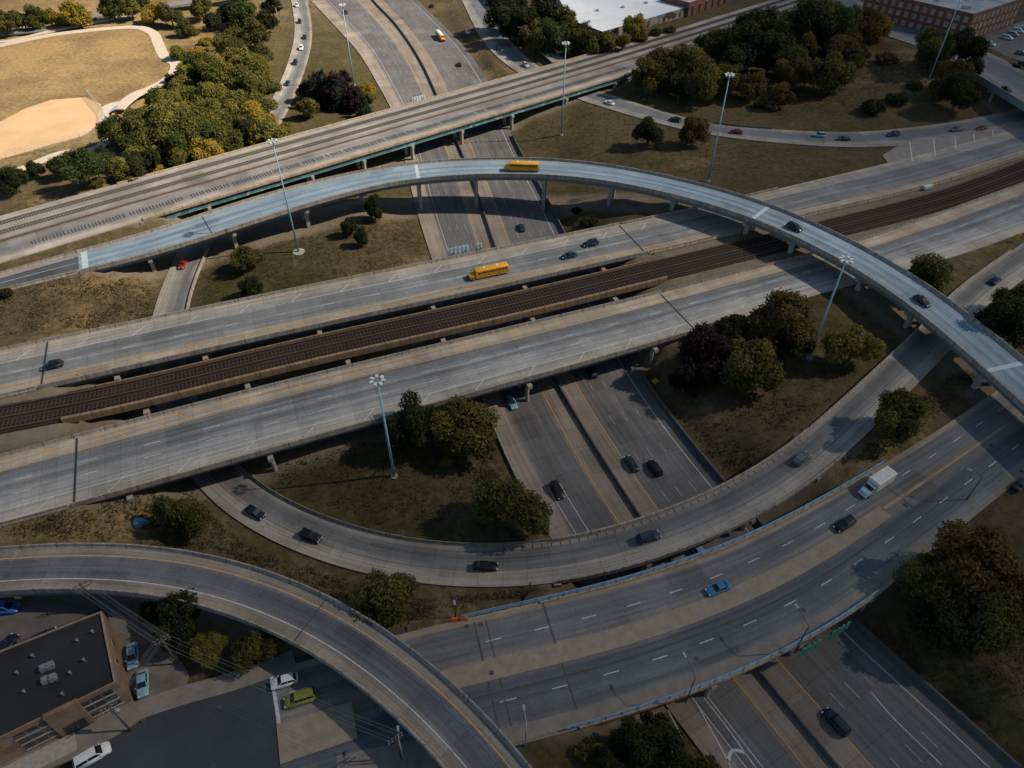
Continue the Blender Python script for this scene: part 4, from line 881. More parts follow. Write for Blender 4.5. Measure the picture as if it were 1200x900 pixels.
def make_car(kind, paint):
    """one car of a kind: hull, roof, four windows, wheels, lamps"""
    P = {'sedan': dict(L=4.75, w=.92, sh=.90, hood=.92, boot=.95, roof=1.45, cab=(1.05, .25, -1.05, -1.75)),
         'suv': dict(L=4.75, w=.96, sh=1.05, hood=1.08, boot=1.1, roof=1.74, cab=(1.0, .35, -1.85, -2.22)),
         'hatch': dict(L=4.3, w=.90, sh=.95, hood=.98, boot=1.0, roof=1.55, cab=(1.05, .3, -1.5, -1.98)),
         'van': dict(L=5.1, w=.99, sh=1.1, hood=1.12, boot=1.15, roof=1.82, cab=(1.55, .75, -2.1, -2.45))}[kind]
    L, w = P['L'], P['w']; h = L / 2; e = empty('car')
    c0, c1, c2, c3 = P['cab']; sh = P['sh']
    mb = MB(); loft(mb, hull([(h, w * .72, .36, .55, .60), (h - .14, w * .88, .27, .62, .68), (h - .5, w * .97, .22, P['hood'] - .2, P['hood'] - .12), (c0 + .1, w, .2, sh - .06, P['hood']), (0, w, .2, sh, sh + .04), (c3 + .2, w, .22, sh, P['boot'] + .02), (-h + .35, w * .97, .25, sh - .03, P['boot']), (-h + .08, w * .9, .3, sh - .12, P['boot'] - .08), (-h, w * .8, .4, sh - .25, sh - .2)]))
    mb.build('body', paint, e)
    r = P['roof']; rw, bw = w * .70, w * .86
    mb = MB()                                             # cabin pillars and roof
    loft(mb, [[(c0, -bw, sh), (c0, bw, sh), (c0 - .02, bw, sh + .02), (c0 - .02, -bw, sh + .02)], [(c1, -rw, r - .05), (c1, rw, r - .05), (c1 - .03, rw, r), (c1 - .03, -rw, r)]], False)
    mb = MB(); a = [(c0, bw, sh - .04), (c1, rw, r), (c2, rw, r), (c3, bw, sh - .04)]
    ring = lambda s: [(x, y * s, z) for x, y, z in a]
    mid = [(c0, 0, sh - .02), (c1, 0, r + .05), (c2, 0, r + .05), (c3, 0, sh - .02)]
    l, m_, rr = ring(1), mid, ring(-1)
    for p, q in ((l, m_), (m_, rr)):
        for i in range(3): mb.quad([p[i], p[i + 1], q[i + 1], q[i]], None, False)
    mb.quad(l[::-1]); mb.quad(rr)
    mb.build('roof', paint, e, bevel=.03)
    def lerp(p, q, t): return tuple(p[i] + (q[i] - p[i]) * t for i in range(3))
    def pane(A, B, C, D, name, n, marg=(.06, .93, .1, .9)):
        u0, u1, v0, v1 = marg; f = lambda u, v: lerp(lerp(A, B, u), lerp(D, C, u), v)
        q = [Vector(f(u0, v0)), Vector(f(u1, v0)), Vector(f(u1, v1)), Vector(f(u0, v1))]; o = Vector(n).normalized() * .018
        mb = MB(); mb.quad([p + o for p in q]); mb.quad([p - o * .5 for p in q[::-1]])
        for i in range(4): mb.quad([q[i] + o, q[(i + 1) % 4] + o, q[(i + 1) % 4] - o * .5, q[i] - o * .5])
        mb.build(name, M_GLASS, e)
    up = .055
    pane((c0, -bw, sh), (c0, bw, sh), (c1, rw, r + up * .6), (c1, -rw, r + up * .6), 'windscreen', (r - sh, 0, (c0 - c1) * 1.0), (.06, .94, .06, .94))
    pane((c3, bw, sh), (c3, -bw, sh), (c2, -rw, r + up * .6), (c2, rw, r + up * .6), 'rear_window', (-(r - sh), 0, c2 - c3), (.08, .92, .12, .9))
    for s in (1, -1):
        md = (c0 + c3) / 2 - .05
        pane((c0 - .22, s * bw, sh), (md + .05, s * bw, sh), (md + .05, s * rw, r), (c1 - .12, s * rw, r), 'side_window', (0, s, .3), (0, 1, .12, .86))
        pane((md - .05, s * bw, sh), (c3 + .22, s * bw, sh), (c2 + .15, s * rw, r), (md - .05, s * rw, r), 'side_window', (0, s, .3), (0, 1, .12, .86))
        mb = MB(); mb.box((h - .14, s * w * .66, .64), (.2, .32, .13)); mb.build('headlight', M_LAMP, e)
        mb = MB(); mb.box((-h + .07, s * w * .70, sh - .2), (.12, .26, .2)); mb.build('tail_light', M_TAIL, e)
        mb = MB(); mb.box((c0 - .25, s * (w + .08), sh + .06), (.16, .18, .13)); mb.build('mirror', paint, e)
        for x in (h - .88, -h + .9): wheel(e, x, s * (w - .12), .33 if kind in ('sedan', 'hatch') else .37)
    return e
PAINTED = ('body', 'roof', 'mirror')
def repaint(e, mat):
    for ch in e.children:
        if ch.name.split('.')[0] in PAINTED: ch.material_slots[0].link = 'OBJECT'; ch.material_slots[0].material = mat
BLACK, NAVY, DBLUE, BLUE, WHITE, SILV, GREY, RED, DRED, LIME, DGREEN, LBLUE = (.006, .008, .011), (.007, .013, .028), (.012, .03, .065), (.03, .16, .30), (.62, .65, .68), (.34, .37, .40), (.09, .10, .115), (.33, .02, .012), (.10, .012, .012), (.185, .195, .028), (.012, .035, .038), (.20, .33, .42)
G_FLY = 'cars on the interchange'
def road_pose(rd, px, py, d=1, up=.7, u=None):
    i, p, z = rd.i_at(px, py, up); t = rd.T[i] * d
    return (float(p[0]), float(p[1]), z + .012), math.atan2(t[1], t[0])
def put(e, loc, rz, label, cat, group):
    e.location = loc; e.rotation_euler = (0, 0, rz); tag(e, label, cat, group); return e
def car(kind, col, loc, rz, label, group=G_FLY, cat='car', metal=.0):
    k = kind
    if k not in CARS: CARS[k] = make_car(k, car_paint(BLACK)); e = CARS[k]
    else: e = copy_tree(CARS[k])
    repaint(e, car_paint(col, metal)); return put(e, loc, rz, label, cat, group)
def rcar(kind, col, rd, px, py, d, label, **k):
    loc, rz = road_pose(rd, px, py, d); return car(kind, col, loc, rz, label, **k)
def gcar(kind, col, px, py, ang, label, z=None, **k):
    x, y, zz = onground(px, py, .7)
    if z is not None: p = W(px, py, z + .7); x, y, zz = p[0], p[1], z
    return car(kind, col, (x, y, zz + .03), R(ang), label, **k)
rcar('suv', BLACK, FLY, 931, 266, 1, 'black car on the blue flyover just right of where it crosses the brown tracks')
rcar('sedan', NAVY, FLY, 1081, 352, 1, 'dark car on the blue flyover where it descends beside the lone roadside tree')
rcar('suv', NAVY, WDR, 61, 428, -1, 'dark blue car on the highway deck near the left border')
rcar('sedan', DBLUE, WDR, 667, 299, -1, 'dark blue sedan behind the lower school bus, nearer the tracks')
rcar('suv', NAVY, WDR, 692, 285, -1, 'dark blue car behind the lower school bus, in the lane away from tracks')
rcar('sedan', DGREEN, KE, 611, 266, 1, 'dark green car alone on the expressway above the lower school bus')
rcar('sedan', LBLUE, KW, 600, 471, -1, 'pale blue car coming out from under the highway deck')
rcar('suv', BLACK, KE, 693, 435, 1, 'black car half hidden at the edge of the highway deck')
rcar('sedan', DGREEN, KE, 740, 543, 1, 'dark teal car, left of two driving side by side')
rcar('suv', BLACK, KE, 767, 548, 1, 'black car, right of two driving side by side')
rcar('suv', BLACK, KW, 653, 574, -1, 'dark car coming down the expressway beside the grass infield')
rcar('suv', NAVY, KE, 980, 846, 1, 'dark navy car at the bottom right below the green signs')
rcar('van', LBLUE, KW, 783, 648, -1, 'pale van glimpsed in the gap between ramp and street bridge') if False else rcar('van', LBLUE, KE, 820, 648, 1, 'pale teal van glimpsed in the gap between ramp and street bridge')
rcar('sedan', NAVY, KW, 405, 14, -1, 'dark car at the top by the tall mast', group='cars on the far expressway')
rcar('sedan', NAVY, KE, 538, 75, 1, 'dark car between the far bus and the railway bridge', group='cars on the far expressway')
rcar('sedan', NAVY, KE, 506, 6, 1, 'dark car above the far white-roofed bus', group='cars on the far expressway')
for kind, col, px, py, lab in (('suv', WHITE, 348, 6, 'white car at the head of the far queue at the picture top'), ('suv', BLACK, 351, 25, 'black car second from the top of the far queue'), ('sedan', BLACK, 357, 43, 'black car just ahead of a white one in the far queue'), ('suv', WHITE, 353, 56, 'white car in the middle of the far queue'), ('suv', NAVY, 346, 73, 'dark car just behind the middle white one in the far queue'), ('sedan', DGREEN, 337, 97, 'dark car by the purple trees at the tail of the queue'), ('sedan', NAVY, 311, 143, 'dark car next to the yellow bush just above the railway')):
    rcar(kind, col, RC, px, py, -1, lab, group='cars queuing on the far ramp')
rcar('sedan', RED, RC, 214, 309, -1, 'red car on the narrow ramp under the flyover')
rcar('sedan', NAVY, RC, 299, 600, -1, 'dark car coming out from under the highway on the curving ramp')
rcar('suv', BLACK, RC, 364, 628, -1, 'black car on the curving ramp below the grass infield mast')
rcar('sedan', BLACK, RC, 569, 663, -1, 'black car at the lowest point of the curving ramp')
rcar('suv', DBLUE, RC, 760, 629, -1, 'steel blue pickup-like car where the curving ramp crosses the expressway')
rcar('suv', GREY, RC, 940, 537, -1, 'dark grey car with roof bars on the ramp near the white truck')
rcar('sedan', NAVY, RC, 1167, 328, -1, 'dark car on the ramp just past the flyover at the right border')
for kind, col, px, py, lab in (('sedan', WHITE, 714, 120, 'white car just emerging below the railway bridge'), ('suv', NAVY, 791, 140, 'dark car partly hidden by the yellow-topped tree'), ('sedan', DRED, 863, 154, 'dark red car beside the guard rail and tall mast'), ('suv', LBLUE, 960, 158, 'pale blue car, leftmost of the pair on the upper right ramp'), ('sedan', DBLUE, 989, 162, 'blue sedan right behind the pale blue car on the upper right ramp'), ('suv', DBLUE, 1047, 157, 'blue car beside the first white bar of the merge area'), ('sedan', GREY, 1121, 151, 'grey tan car approaching the overpass at the right'), ('sedan', DRED, 1150, 150, 'dark red car in the shadow of the right overpass')):
    rcar(kind, col, RE, px, py, -1, lab, group='cars on the upper right ramp')
for kind, col, px, py, lab in (('sedan', WHITE, 548, 37, 'white car right of the far white-roofed bus'), ('sedan', BLACK, 584, 57, 'black car beside the small triangle of grass at the top'), ('suv', SILV, 616, 76, 'silver car about to go under the railway bridge')):
    rcar(kind, col, RE, px, py, 1, lab, group='cars on the upper right ramp')
gcar('sedan', DBLUE, 568, 5, 130, 'blue car on the side street at the very top', group='cars on the upper right ramp')
rcar('suv', BLACK, HAR, 990, 614, 1, 'black car behind the white box truck on the street bridge')
rcar('sedan', BLUE, HAR, 842, 689, 1, 'bright blue sedan alone on the street bridge')
rcar('hatch', WHITE, HAR, 333, 798, 1, 'white car waiting at the stop line next to the lime one')
rcar('van', LIME, HAR, 352, 818, 1, 'lime green minivan waiting at the stop line', cat='minivan')
rcar('sedan', NAVY, HAR, 1197, 567, -1, 'dark car cut by the right border beside the sidewalk')
gcar('sedan', LBLUE, 155, 768, -68, 'pale blue car beside the brick wall, farther from the street', 6.46); gcar('sedan', LBLUE, 167, 800, -68, 'pale blue car beside the brick wall, nearer the street', 6.46)
gcar('van', WHITE, 108, 886, 35, 'white car parked at the kerb in front of the brick building', 6.46)
gcar('suv', NAVY, 7, 758, 80, 'dark car at the left border above the black roof', 6.44); gcar('sedan', DGREEN, 49, 747, 35, 'dark green car half hidden behind the black roof', 6.44); gcar('van', (.02, .12, .42), 4, 713, 5, 'bright blue van on the lane at the left border', 6.44)
gcar('sedan', BLACK, 1180, 105, -35, 'dark car on the street overpass at the right border', 14.45) if False else rcar('sedan', BLACK, ST, 1180, 104, 1, 'dark car on the street overpass at the right border')
rcar('sedan', GREY, ST, 1110, 60, 1, 'grey car on the street below the red brick building') if False else None
for px, py, k, c_, lab in ((1160, 51, 'van', WHITE, 'white van parked alone nearest the red brick building corner'), (1180, 44, 'van', WHITE, 'first white van of the row beside the red brick building'), (1187, 40, 'van', LBLUE, 'second van of the row beside the red brick building'), (1193, 36, 'van', WHITE, 'third van of the row beside the red brick building'), (1199, 32, 'sedan', WHITE, 'last white car of the row, cut by the right border'), (1197, 62, 'suv', GREY, 'grey car on the car park by the small green island')):
    gcar(k, c_, px, py, -50 if px == 1160 else -40, lab, 11.03, group='vehicles by the red brick building')

# --- school buses
M_BUSY = car_paint((.64, .30, .015)); M_BUSW = car_paint((.66, .64, .58))
def make_bus(roofmat):
    e = empty('school_bus'); h = 5.6; w = 1.2
    mb = MB(); prof = [(-w, .55), (-w, 1.9), (-w * .985, 2.45), (w * .985, 2.45), (w, 1.9), (w, .55)]
    loft(mb, [[(x, y, z) for y, z in prof] for x in (-h, h - 1.75)], False); mb.build('body', M_BUSY, e, bevel=.05)
    mb = MB(); rp = [(-w * .985, 2.45)] + [(w * .985 * math.cos(a), 2.47 + .52 * math.sin(a) ** .8) for a in [math.pi - k * math.pi / 8 for k in range(1, 8)]] + [(w * .985, 2.45)]
    loft(mb, [[(x, y * s, 2.45 + (z - 2.45) * s2) for y, z in rp] for x, s, s2 in ((-h, .96, .8), (-h + .25, 1, 1), (h - 2.05, 1, 1), (h - 1.75, .96, .8))], True); rf = mb.build('roof', roofmat, e)
    for x in (-2.6, 1.2): mb = MB(); mb.box((x, 0, 3.02), (.7, .7, .1)); mb.build('roof_hatch', M_BUSW, rf)
    mb = MB(); loft(mb, [[(x, -a, .55), (x, -a, z - .2), (x, -a * .8, z), (x, a * .8, z), (x, a, z - .2), (x, a, .55)] for x, a, z in ((h - 1.76, 1.1, 1.75), (h - .5, 1.0, 1.6), (h - .12, .93, 1.5), (h, .85, 1.35))], False); mb.build('hood', M_BUSY, e, bevel=.04)
    mb = MB(); mb.quad([(h - 1.73, -1.08, 1.72), (h - 1.73, 1.08, 1.72), (h - 1.76, 1.05, 2.5), (h - 1.76, -1.05, 2.5)]); mb.quad([(h - 1.78, 1.08, 1.72), (h - 1.78, -1.08, 1.72), (h - 1.79, -1.05, 2.5), (h - 1.79, 1.05, 2.5)]); mb.build('windscreen', M_GLASS, e)
    for s in (1, -1):
        for k in range(10):
            x = -h + .75 + k * .86; mb = MB(); mb.box((x, s * (w - .005), 2.1), (.68, .05, .5)); mb.build('side_window', M_GLASS, e)
        for z in (1.12, 1.55): mb = MB(); mb.box((-.9, s * (w + .012), z), (9.2, .04, .07)); mb.build('rub_rail', M_TRIM, e)
        for x in (-h + 2.9, h - 1.1): wheel(e, x, s * (w - .16), .5, .32)
        mb = MB(); mb.box((h - .1, s * .68, 1.05), (.16, .26, .22)); mb.build('headlight', M_LAMP, e)
        mb = MB(); mb.box((h - 1.2, s * 1.28, 1.95), (.12, .2, .34)); mb.build('mirror', M_TRIM, e)
    for x in (h + .08, -h - .08): mb = MB(); mb.box((x, 0, .62), (.18, 2.3, .3)); mb.build('bumper', M_TRIM, e)
    mb = MB(); mb.box((h + .0, 0, 1.0), (.06, 1.0, .45)); mb.build('grille', M_TRIM, e)
    mb = MB(); mb.box((-h - .01, 0, 2.1), (.05, 1.6, .5)); mb.build('rear_window', M_GLASS, e)
    return e
bus0 = make_bus(M_BUSY)
loc, rz = road_pose(FLY, 611, 195, -1, 1.4); put(bus0, loc, rz, 'yellow school bus on top of the blue curved flyover', 'school bus', 'school buses')
b1 = copy_tree(bus0); loc, rz = road_pose(WDR, 572, 318, -1, 1.4); put(b1, loc, rz, 'yellow school bus on the straight highway deck in the middle', 'school bus', 'school buses')
b2 = copy_tree(bus0); loc, rz = road_pose(KE, 516, 42, -1, 1.4); put(b2, loc, rz, 'small yellow bus with a white roof far off at the top', 'school bus', 'school buses')
for ch in b2.children:
    if ch.name.split('.')[0] == 'roof': ch.material_slots[0].link = 'OBJECT'; ch.material_slots[0].material = M_BUSW
# --- box truck
def make_truck():
    e = empty('box_truck'); wht = car_paint((.62, .62, .58)); cabm = car_paint((.40, .52, .60))
    mb = MB(); mb.box((-1.15, 0, 2.05), (5.6, 2.45, 2.5)); mb.build('cargo_box', wht, e, bevel=.05)
    mb = MB(); loft(mb, [[(x, -a, .6), (x, -a, z - .25), (x, -a * .85, z), (x, a * .85, z), (x, a, z - .25), (x, a, .6)] for x, a, z in ((1.72, 1.05, 2.5), (2.5, 1.03, 2.5), (3.15, 1.0, 1.75), (3.9, .95, 1.5), (4.05, .85, 1.25))], False); mb.build('cab', cabm, e, bevel=.04)
    mb = MB(); mb.quad([(2.58, -.9, 2.44), (3.12, -.9, 1.84), (3.12, .9, 1.84), (2.58, .9, 2.44)]); q = [(2.56, -.9, 2.40), (2.56, .9, 2.40), (3.08, .9, 1.80), (3.08, -.9, 1.80)]; mb.quad(q); mb.build('windscreen', M_GLASS, e)
    mb = MB(); mb.box((1.2, 0, .75), (5.4, .9, .25)); mb.build('chassis', M_TRIM, e)
    mb = MB(); mb.box((4.05, 0, .6), (.2, 2.0, .3)); mb.build('bumper', M_LAMP, e)
    for s in (1, -1):
        mb = MB(); mb.box((2.25, s * 1.04, 2.05), (.7, .05, .5)); mb.build('side_window', M_GLASS, e)
        mb = MB(); mb.box((3.0, s * 1.22, 1.9), (.1, .2, .4)); mb.build('mirror', M_TRIM, e)
        mb = MB(); mb.box((4.0, s * .7, 1.0), (.12, .28, .2)); mb.build('headlight', M_LAMP, e)
        for x in (3.1, -2.4): wheel(e, x, s * .95, .45, .3)
    return e
loc, rz = road_pose(HAR, 1028, 566, 1, 1.6); put(make_truck(), loc, rz, 'white box truck with a pale blue cab on the street bridge', 'truck', None)
# ------------------------------------------------------------------ trees: tapered trunk with limbs, crown of many small leaf clumps in lobes
def crown_proto(seed, n, leaf, shape='round'):
    r = np.random.default_rng(seed); lob = []
    if shape == 'cone':
        for k in range(16):
            z = .15 + 1.9 * k / 16; q = .52 * (1 - k / 17) + .06; a = r.uniform(0, 6.28); lob.append((math.cos(a) * q * .55, math.sin(a) * q * .55, z, q * .75))
    else:
        sx, sy = r.uniform(.85, 1.1, 2)
        for k in range(26 if shape == 'round' else 30):
            while True:
                p = r.uniform(-1, 1, 3)
                if p @ p < 1 and p @ p > .12: break
            sc = .74 if shape == 'round' else .82
            lob.append((p[0] * sc * sx, p[1] * sc * sy, .95 + p[2] * (.55 if shape == 'round' else .40) - .12 * (p[0] ** 2 + p[1] ** 2), r.uniform(.15, .36)))
        lob.append((0, 0, .95, .42))
    lob = np.array(lob); wts = lob[:, 3] ** 2; wts /= wts.sum()
    li = r.choice(len(lob), n, p=wts); d = r.normal(size=(n, 3)); d[:, 2] += .25; d /= np.linalg.norm(d, axis=1)[:, None]
    rad = lob[li, 3] * (1.12 - r.random(n) ** 1.6 * .65) * (1 + .18 * np.sin(d[:, 0] * 9 + li) * np.cos(d[:, 1] * 8 - li))
    c = lob[li, :3] + d * rad[:, None] + r.normal(size=(n, 3)) * .02
    nn = d + r.normal(size=(n, 3)) * .7; nn[:, 2] += .35; nn /= np.linalg.norm(nn, axis=1)[:, None]
    u = np.cross(nn, r.normal(size=(n, 3))); u /= np.linalg.norm(u, axis=1)[:, None]; w = np.cross(nn, u)
    s = leaf * r.uniform(.55, 1.45, n)[:, None]
    V = np.empty((n, 4, 3)); V[:, 0] = c - u * s; V[:, 1] = c - w * s * .55 + u * s * .1; V[:, 2] = c + u * s - nn * s * .35; V[:, 3] = c + w * s * .55 + u * s * .1
    me = bpy.data.meshes.new('crown'); me.from_pydata(V.reshape(-1, 3).tolist(), [], np.arange(n * 4).reshape(n, 4).tolist())
    tone = r.random(len(lob)); f = np.clip(tone[li] * .62 + r.random(n) * .38, 0, 1)
    at = me.attributes.new('clump', 'FLOAT', 'FACE'); at.data.foreach_set('value', f.astype(np.float32)); me.update()
    mb = MB()
    top = (.03, .02, .75); mb.tube((0, 0, -.25), top, .075 if shape != 'cone' else .05, .045, 8)
    if shape == 'cone': mb.tube(top, (0, 0, 1.9), .04, .012, 6)
    else:
        for k in sorted(range(len(lob)), key=lambda k: -lob[k, 3])[:9]:
            b = Vector((.02, .01, .42 + .04 * k)); t = Vector(lob[k, :3]); m_ = b.lerp(t, .5) + Vector((0, 0, -.05)); mb.tube(b, m_, .034, .022, 6, False); mb.tube(m_, t, .022, .008, 5, False)
    tm = bpy.data.meshes.new('trunk'); tm.from_pydata(mb.v, [], mb.f); tm.polygons.foreach_set('use_smooth', [True] * len(mb.f)); tm.update()
    return me, tm
FINE = [crown_proto(100 + k, 15000, .046) for k in range(4)] + [crown_proto(120 + k, 15000, .045, 'wide') for k in range(2)]
COARSE = [crown_proto(200 + k, 6000, .066) for k in range(6)]
BUSH = [crown_proto(300 + k, 4000, .08, 'wide') for k in range(3)]
CONE = [crown_proto(400 + k, 3200, .07, 'cone') for k in range(2)]
M_BARK = plain('bark', (.075, .06, .048), .95, var=.3, scale=3)
LEAF = {'g': leaf_mat('leaves_green', [(0.026, 0.045, 0.011), (0.045, 0.068, 0.017), (0.069, 0.094, 0.023), (0.104, 0.120, 0.031)]),
        'o': leaf_mat('leaves_olive', [(0.044, 0.048, 0.012), (0.074, 0.076, 0.020), (0.115, 0.107, 0.025), (0.179, 0.148, 0.033)]),
        'y': leaf_mat('leaves_yellow', [(0.126, 0.109, 0.018), (0.208, 0.167, 0.025), (0.304, 0.226, 0.032), (0.401, 0.277, 0.041)]),
        'k': leaf_mat('leaves_yellowgreen', [(0.077, 0.083, 0.018), (0.131, 0.128, 0.026), (0.184, 0.166, 0.033), (0.277, 0.218, 0.045)]),
        'd': leaf_mat('leaves_dark', [(0.015, 0.022, 0.009), (0.024, 0.033, 0.011), (0.038, 0.047, 0.015), (0.054, 0.059, 0.021)]),
        'b': leaf_mat('leaves_bronze', [(0.042, 0.037, 0.013), (0.072, 0.059, 0.020), (0.121, 0.084, 0.024), (0.214, 0.122, 0.031)]),
        'p': leaf_mat('leaves_purple', [(.012, .008, .010), (.022, .012, .015), (.034, .018, .021), (.048, .025, .028)]),
        'c': leaf_mat('needles_dark', [(.011, .022, .015), (.019, .033, .022), (.029, .046, .031), (.041, .059, .040)])}
KINDW = {'g': 'green', 'o': 'olive green', 'y': 'yellow', 'k': 'yellow green', 'd': 'dark green', 'b': 'bronze tinged', 'p': 'dark purple', 'c': 'dark conifer'}
trng = np.random.default_rng(5); GROW = 1.28
for l_ in (FINE, COARSE, BUSH, CONE): pass
def tree(px, py, rpx, kind, label, group, form=None, name='tree', cat='tree', lod=None, hs=1.0):
    form = form or ('cone' if kind == 'c' else 'tree')
    # px,py is the middle of the crown in the photo; the trunk stands on the ground beneath it
    r = rpx * .2; rpx = rpx * GROW
    for _ in range(5):
        mid = {'tree': 1.0, 'bush': .62, 'cone': .95}[form] * r * hs
        x, y, z = onground(px, py, mid); depth = y * math.cos(PITCH) + (CAMH - z - mid) * math.sin(PITCH); r = rpx * depth / FPX
    L = CONE if form == 'cone' else BUSH if form == 'bush' else (FINE if (lod or rpx > 21) else COARSE)
    me, tm = L[trng.integers(len(L))]
    s = r / (1.0 if form != 'cone' else .62); sz = s * hs * trng.uniform(.92, 1.08) * (.72 if form == 'bush' else 1)
    e = empty(name, (x, y, z - (.25 * s if form == 'bush' else 0)), trng.uniform(0, 6.28)); e.scale = (s * trng.uniform(.93, 1.07), s * trng.uniform(.93, 1.07), sz)
    for mesh, nm, mat in ((me, 'crown', LEAF[kind]), (tm, 'trunk', M_BARK)):
        if not mesh.materials: mesh.materials.append(mat)
        o = bpy.data.objects.new(nm, mesh); COL.objects.link(o); o.parent = e
        o.material_slots[0].link = 'OBJECT'; o.material_slots[0].material = mat
    return tag(e, label, cat, group)
GROVES = {}
def grove(items, where, group):
    for it in items:
        px, py, r, k = it[:4]; form = it[4] if len(it) > 4 else None
        nm = {'cone': 'conifer', 'bush': 'bush'}.get(form or ('cone' if k == 'c' else ''), 'tree')
        e = tree(px, py, r, k, None, group, form, nm, nm)
        GROVES.setdefault((where, 'dark' if k == 'c' else KINDW[k], nm), []).append((px, py, e))
ORD = 'leftmost second third fourth fifth sixth seventh eighth ninth tenth eleventh twelfth thirteenth fourteenth fifteenth sixteenth'.split()
def name_groves():
    for (where, col, nm), L in GROVES.items():
        L.sort(key=lambda t: t[0]); n = len(L); pl = nm + ('es' if nm == 'bush' else 's')
        for i, (px, py, e) in enumerate(L):
            if n == 1: e['label'] = f"only {col} {nm} {where}"
            elif i == 0: e['label'] = f"leftmost of the {col} {pl} {where}"
            elif i == n - 1: e['label'] = f"rightmost of the {col} {pl} {where}"
            elif i < len(ORD): e['label'] = f"{ORD[i]} from left of the {col} {pl} {where}"
            else: e['label'] = f"{ORD[min(n - 1 - i, 15)]} from right of the {col} {pl} {where}"

grove([(8,24,14,'o'),(26,22,11,'g'),(40,19,13,'o'),(62,20,9,'y'),(88,12,16,'y'),(75,20,9,'y'),(128,4,14,'g'),(152,8,11,'k'),(176,13,12,'y'),(199,17,12,'o'),(215,30,10,'o'),(160,-4,12,'o'),(235,8,12,'o')], 'along the park road', 'park road trees')
grove([(248,22,10,'d'),(270,10,16,'d'),(288,18,16,'g'),(300,40,14,'o'),(275,40,12,'o'),(240,46,8,'y','bush'),(230,58,10,'y','bush'),(208,60,9,'k'),(225,34,8,'o','bush'),(262,48,12,'k'),(310,22,12,'d'),(318,5,12,'d'),(305,62,12,'o')], 'between park path and far queue', 'grove by the far queue')
GROW = 1.42
grove([(203,92,8,'d'),(182,112,12,'g'),(212,104,9,'d'),(272,57,17,'o'),(295,80,15,'k'),(224,84,14,'k'),(252,82,20,'k'),(288,100,20,'o'),(240,112,18,'k'),(272,122,19,'k'),(222,128,14,'y'),(300,122,14,'o'),(160,150,22,'o'),(137,150,17,'g'),(195,140,26,'k'),(228,150,22,'o'),(210,165,19,'g'),(178,165,16,'d'),(242,176,16,'y'),(268,142,18,'o'),(286,152,15,'d'),(262,162,17,'o'),(248,135,18,'k'),(180,138,18,'o'),(150,165,16,'g'),(205,120,12,'k')], 'in the wood beside the ball field', 'wood beside the ball field')
grove([(95,190,22,'g'),(70,190,14,'g'),(12,208,15,'d'),(40,196,9,'d'),(118,182,13,'d'),(135,192,14,'k'),(184,196,9,'y','bush'),(155,192,15,'d'),(172,184,14,'d'),(208,186,12,'o'),(225,182,10,'k'),(110,212,8,'o','bush'),(150,208,8,'o','bush')], 'between the ball field and the railway', 'trees between ball field and railway')
GROW = 1.4
def fill(poly, n, rlo, rhi, kinds):
    P = np.array(poly, float); lo, hi = P.min(0), P.max(0); out = []
    while len(out) < n:
        c = trng.uniform(lo, hi, (1, 2))
        if not inside(c, P)[0]: continue
        if any(math.hypot(c[0, 0] - q[0], c[0, 1] - q[1]) < .75 * rlo for q in out): continue
        out.append((float(c[0, 0]), float(c[0, 1]), float(trng.uniform(rlo, rhi)), kinds[trng.integers(len(kinds))]))
    return out
grove(fill([(215,85),(262,50),(305,70),(308,140),(285,168),(245,185),(160,180),(125,150),(190,125)], 44, 11, 17, 'ogkkkkyo'), 'in the wood beside the ball field', 'wood beside the ball field')
grove(fill([(765,75),(820,55),(860,20),(905,8),(1030,8),(1045,40),(1000,75),(960,90),(900,75),(850,100),(770,100)], 15, 13, 19, 'oookgb'), 'in the wood past the railway bridge', 'wood right of the railway bridge')
grove(fill([(580,5),(640,2),(655,25),(700,45),(750,40),(680,62),(610,48)], 9, 9, 13, 'ookd'), 'before the flat white roof', 'trees by the white roof')
grove([(318,153,15,'k'),(302,158,12,'y'),(332,148,8,'k','bush'),(318,100,8,'o','bush'),(312,120,9,'k','bush')], 'above the railway by the ramp', 'bushes above the railway')
grove([(372,97,13,'p'),(390,103,15,'p'),(413,113,12,'p'),(358,106,9,'p'),(400,94,11,'p'),(381,112,9,'c'),(396,117,8,'c'),(367,110,7,'c'),(361,123,11,'o'),(430,102,8,'y'),(427,130,6,'c'),(433,112,6,'k')], 'in the cluster by the far mast', 'cluster by the far mast')
grove([(588,12,18,'d'),(608,22,20,'d'),(626,40,15,'o'),(645,38,18,'g'),(660,22,14,'o'),(690,46,11,'o'),(714,44,11,'k'),(743,30,11,'y'),(702,52,9,'o'),(730,46,9,'k'),(668,54,10,'g'),(640,12,15,'d'),(752,42,7,'o','bush'),(785,33,6,'o','bush'),(770,36,6,'g','bush'),(685,35,9,'d')], 'before the flat white roof', 'trees by the white roof')
grove([(780,72,20,'b'),(760,86,17,'o'),(806,76,18,'o'),(830,46,13,'g'),(868,50,23,'d'),(890,28,22,'d'),(833,90,20,'o'),(798,96,15,'d'),(858,72,14,'g'),(905,58,20,'d'),(880,98,14,'b'),(915,110,12,'b'),(918,34,22,'g'),(950,32,24,'d'),(985,32,22,'g'),(1014,28,19,'b'),(1033,24,15,'y'),(965,20,18,'o'),(930,66,16,'o'),(975,82,20,'o'),(1010,62,9,'b'),(1040,66,9,'b','bush'),(900,118,10,'o','bush')], 'in the wood past the railway bridge', 'wood right of the railway bridge')
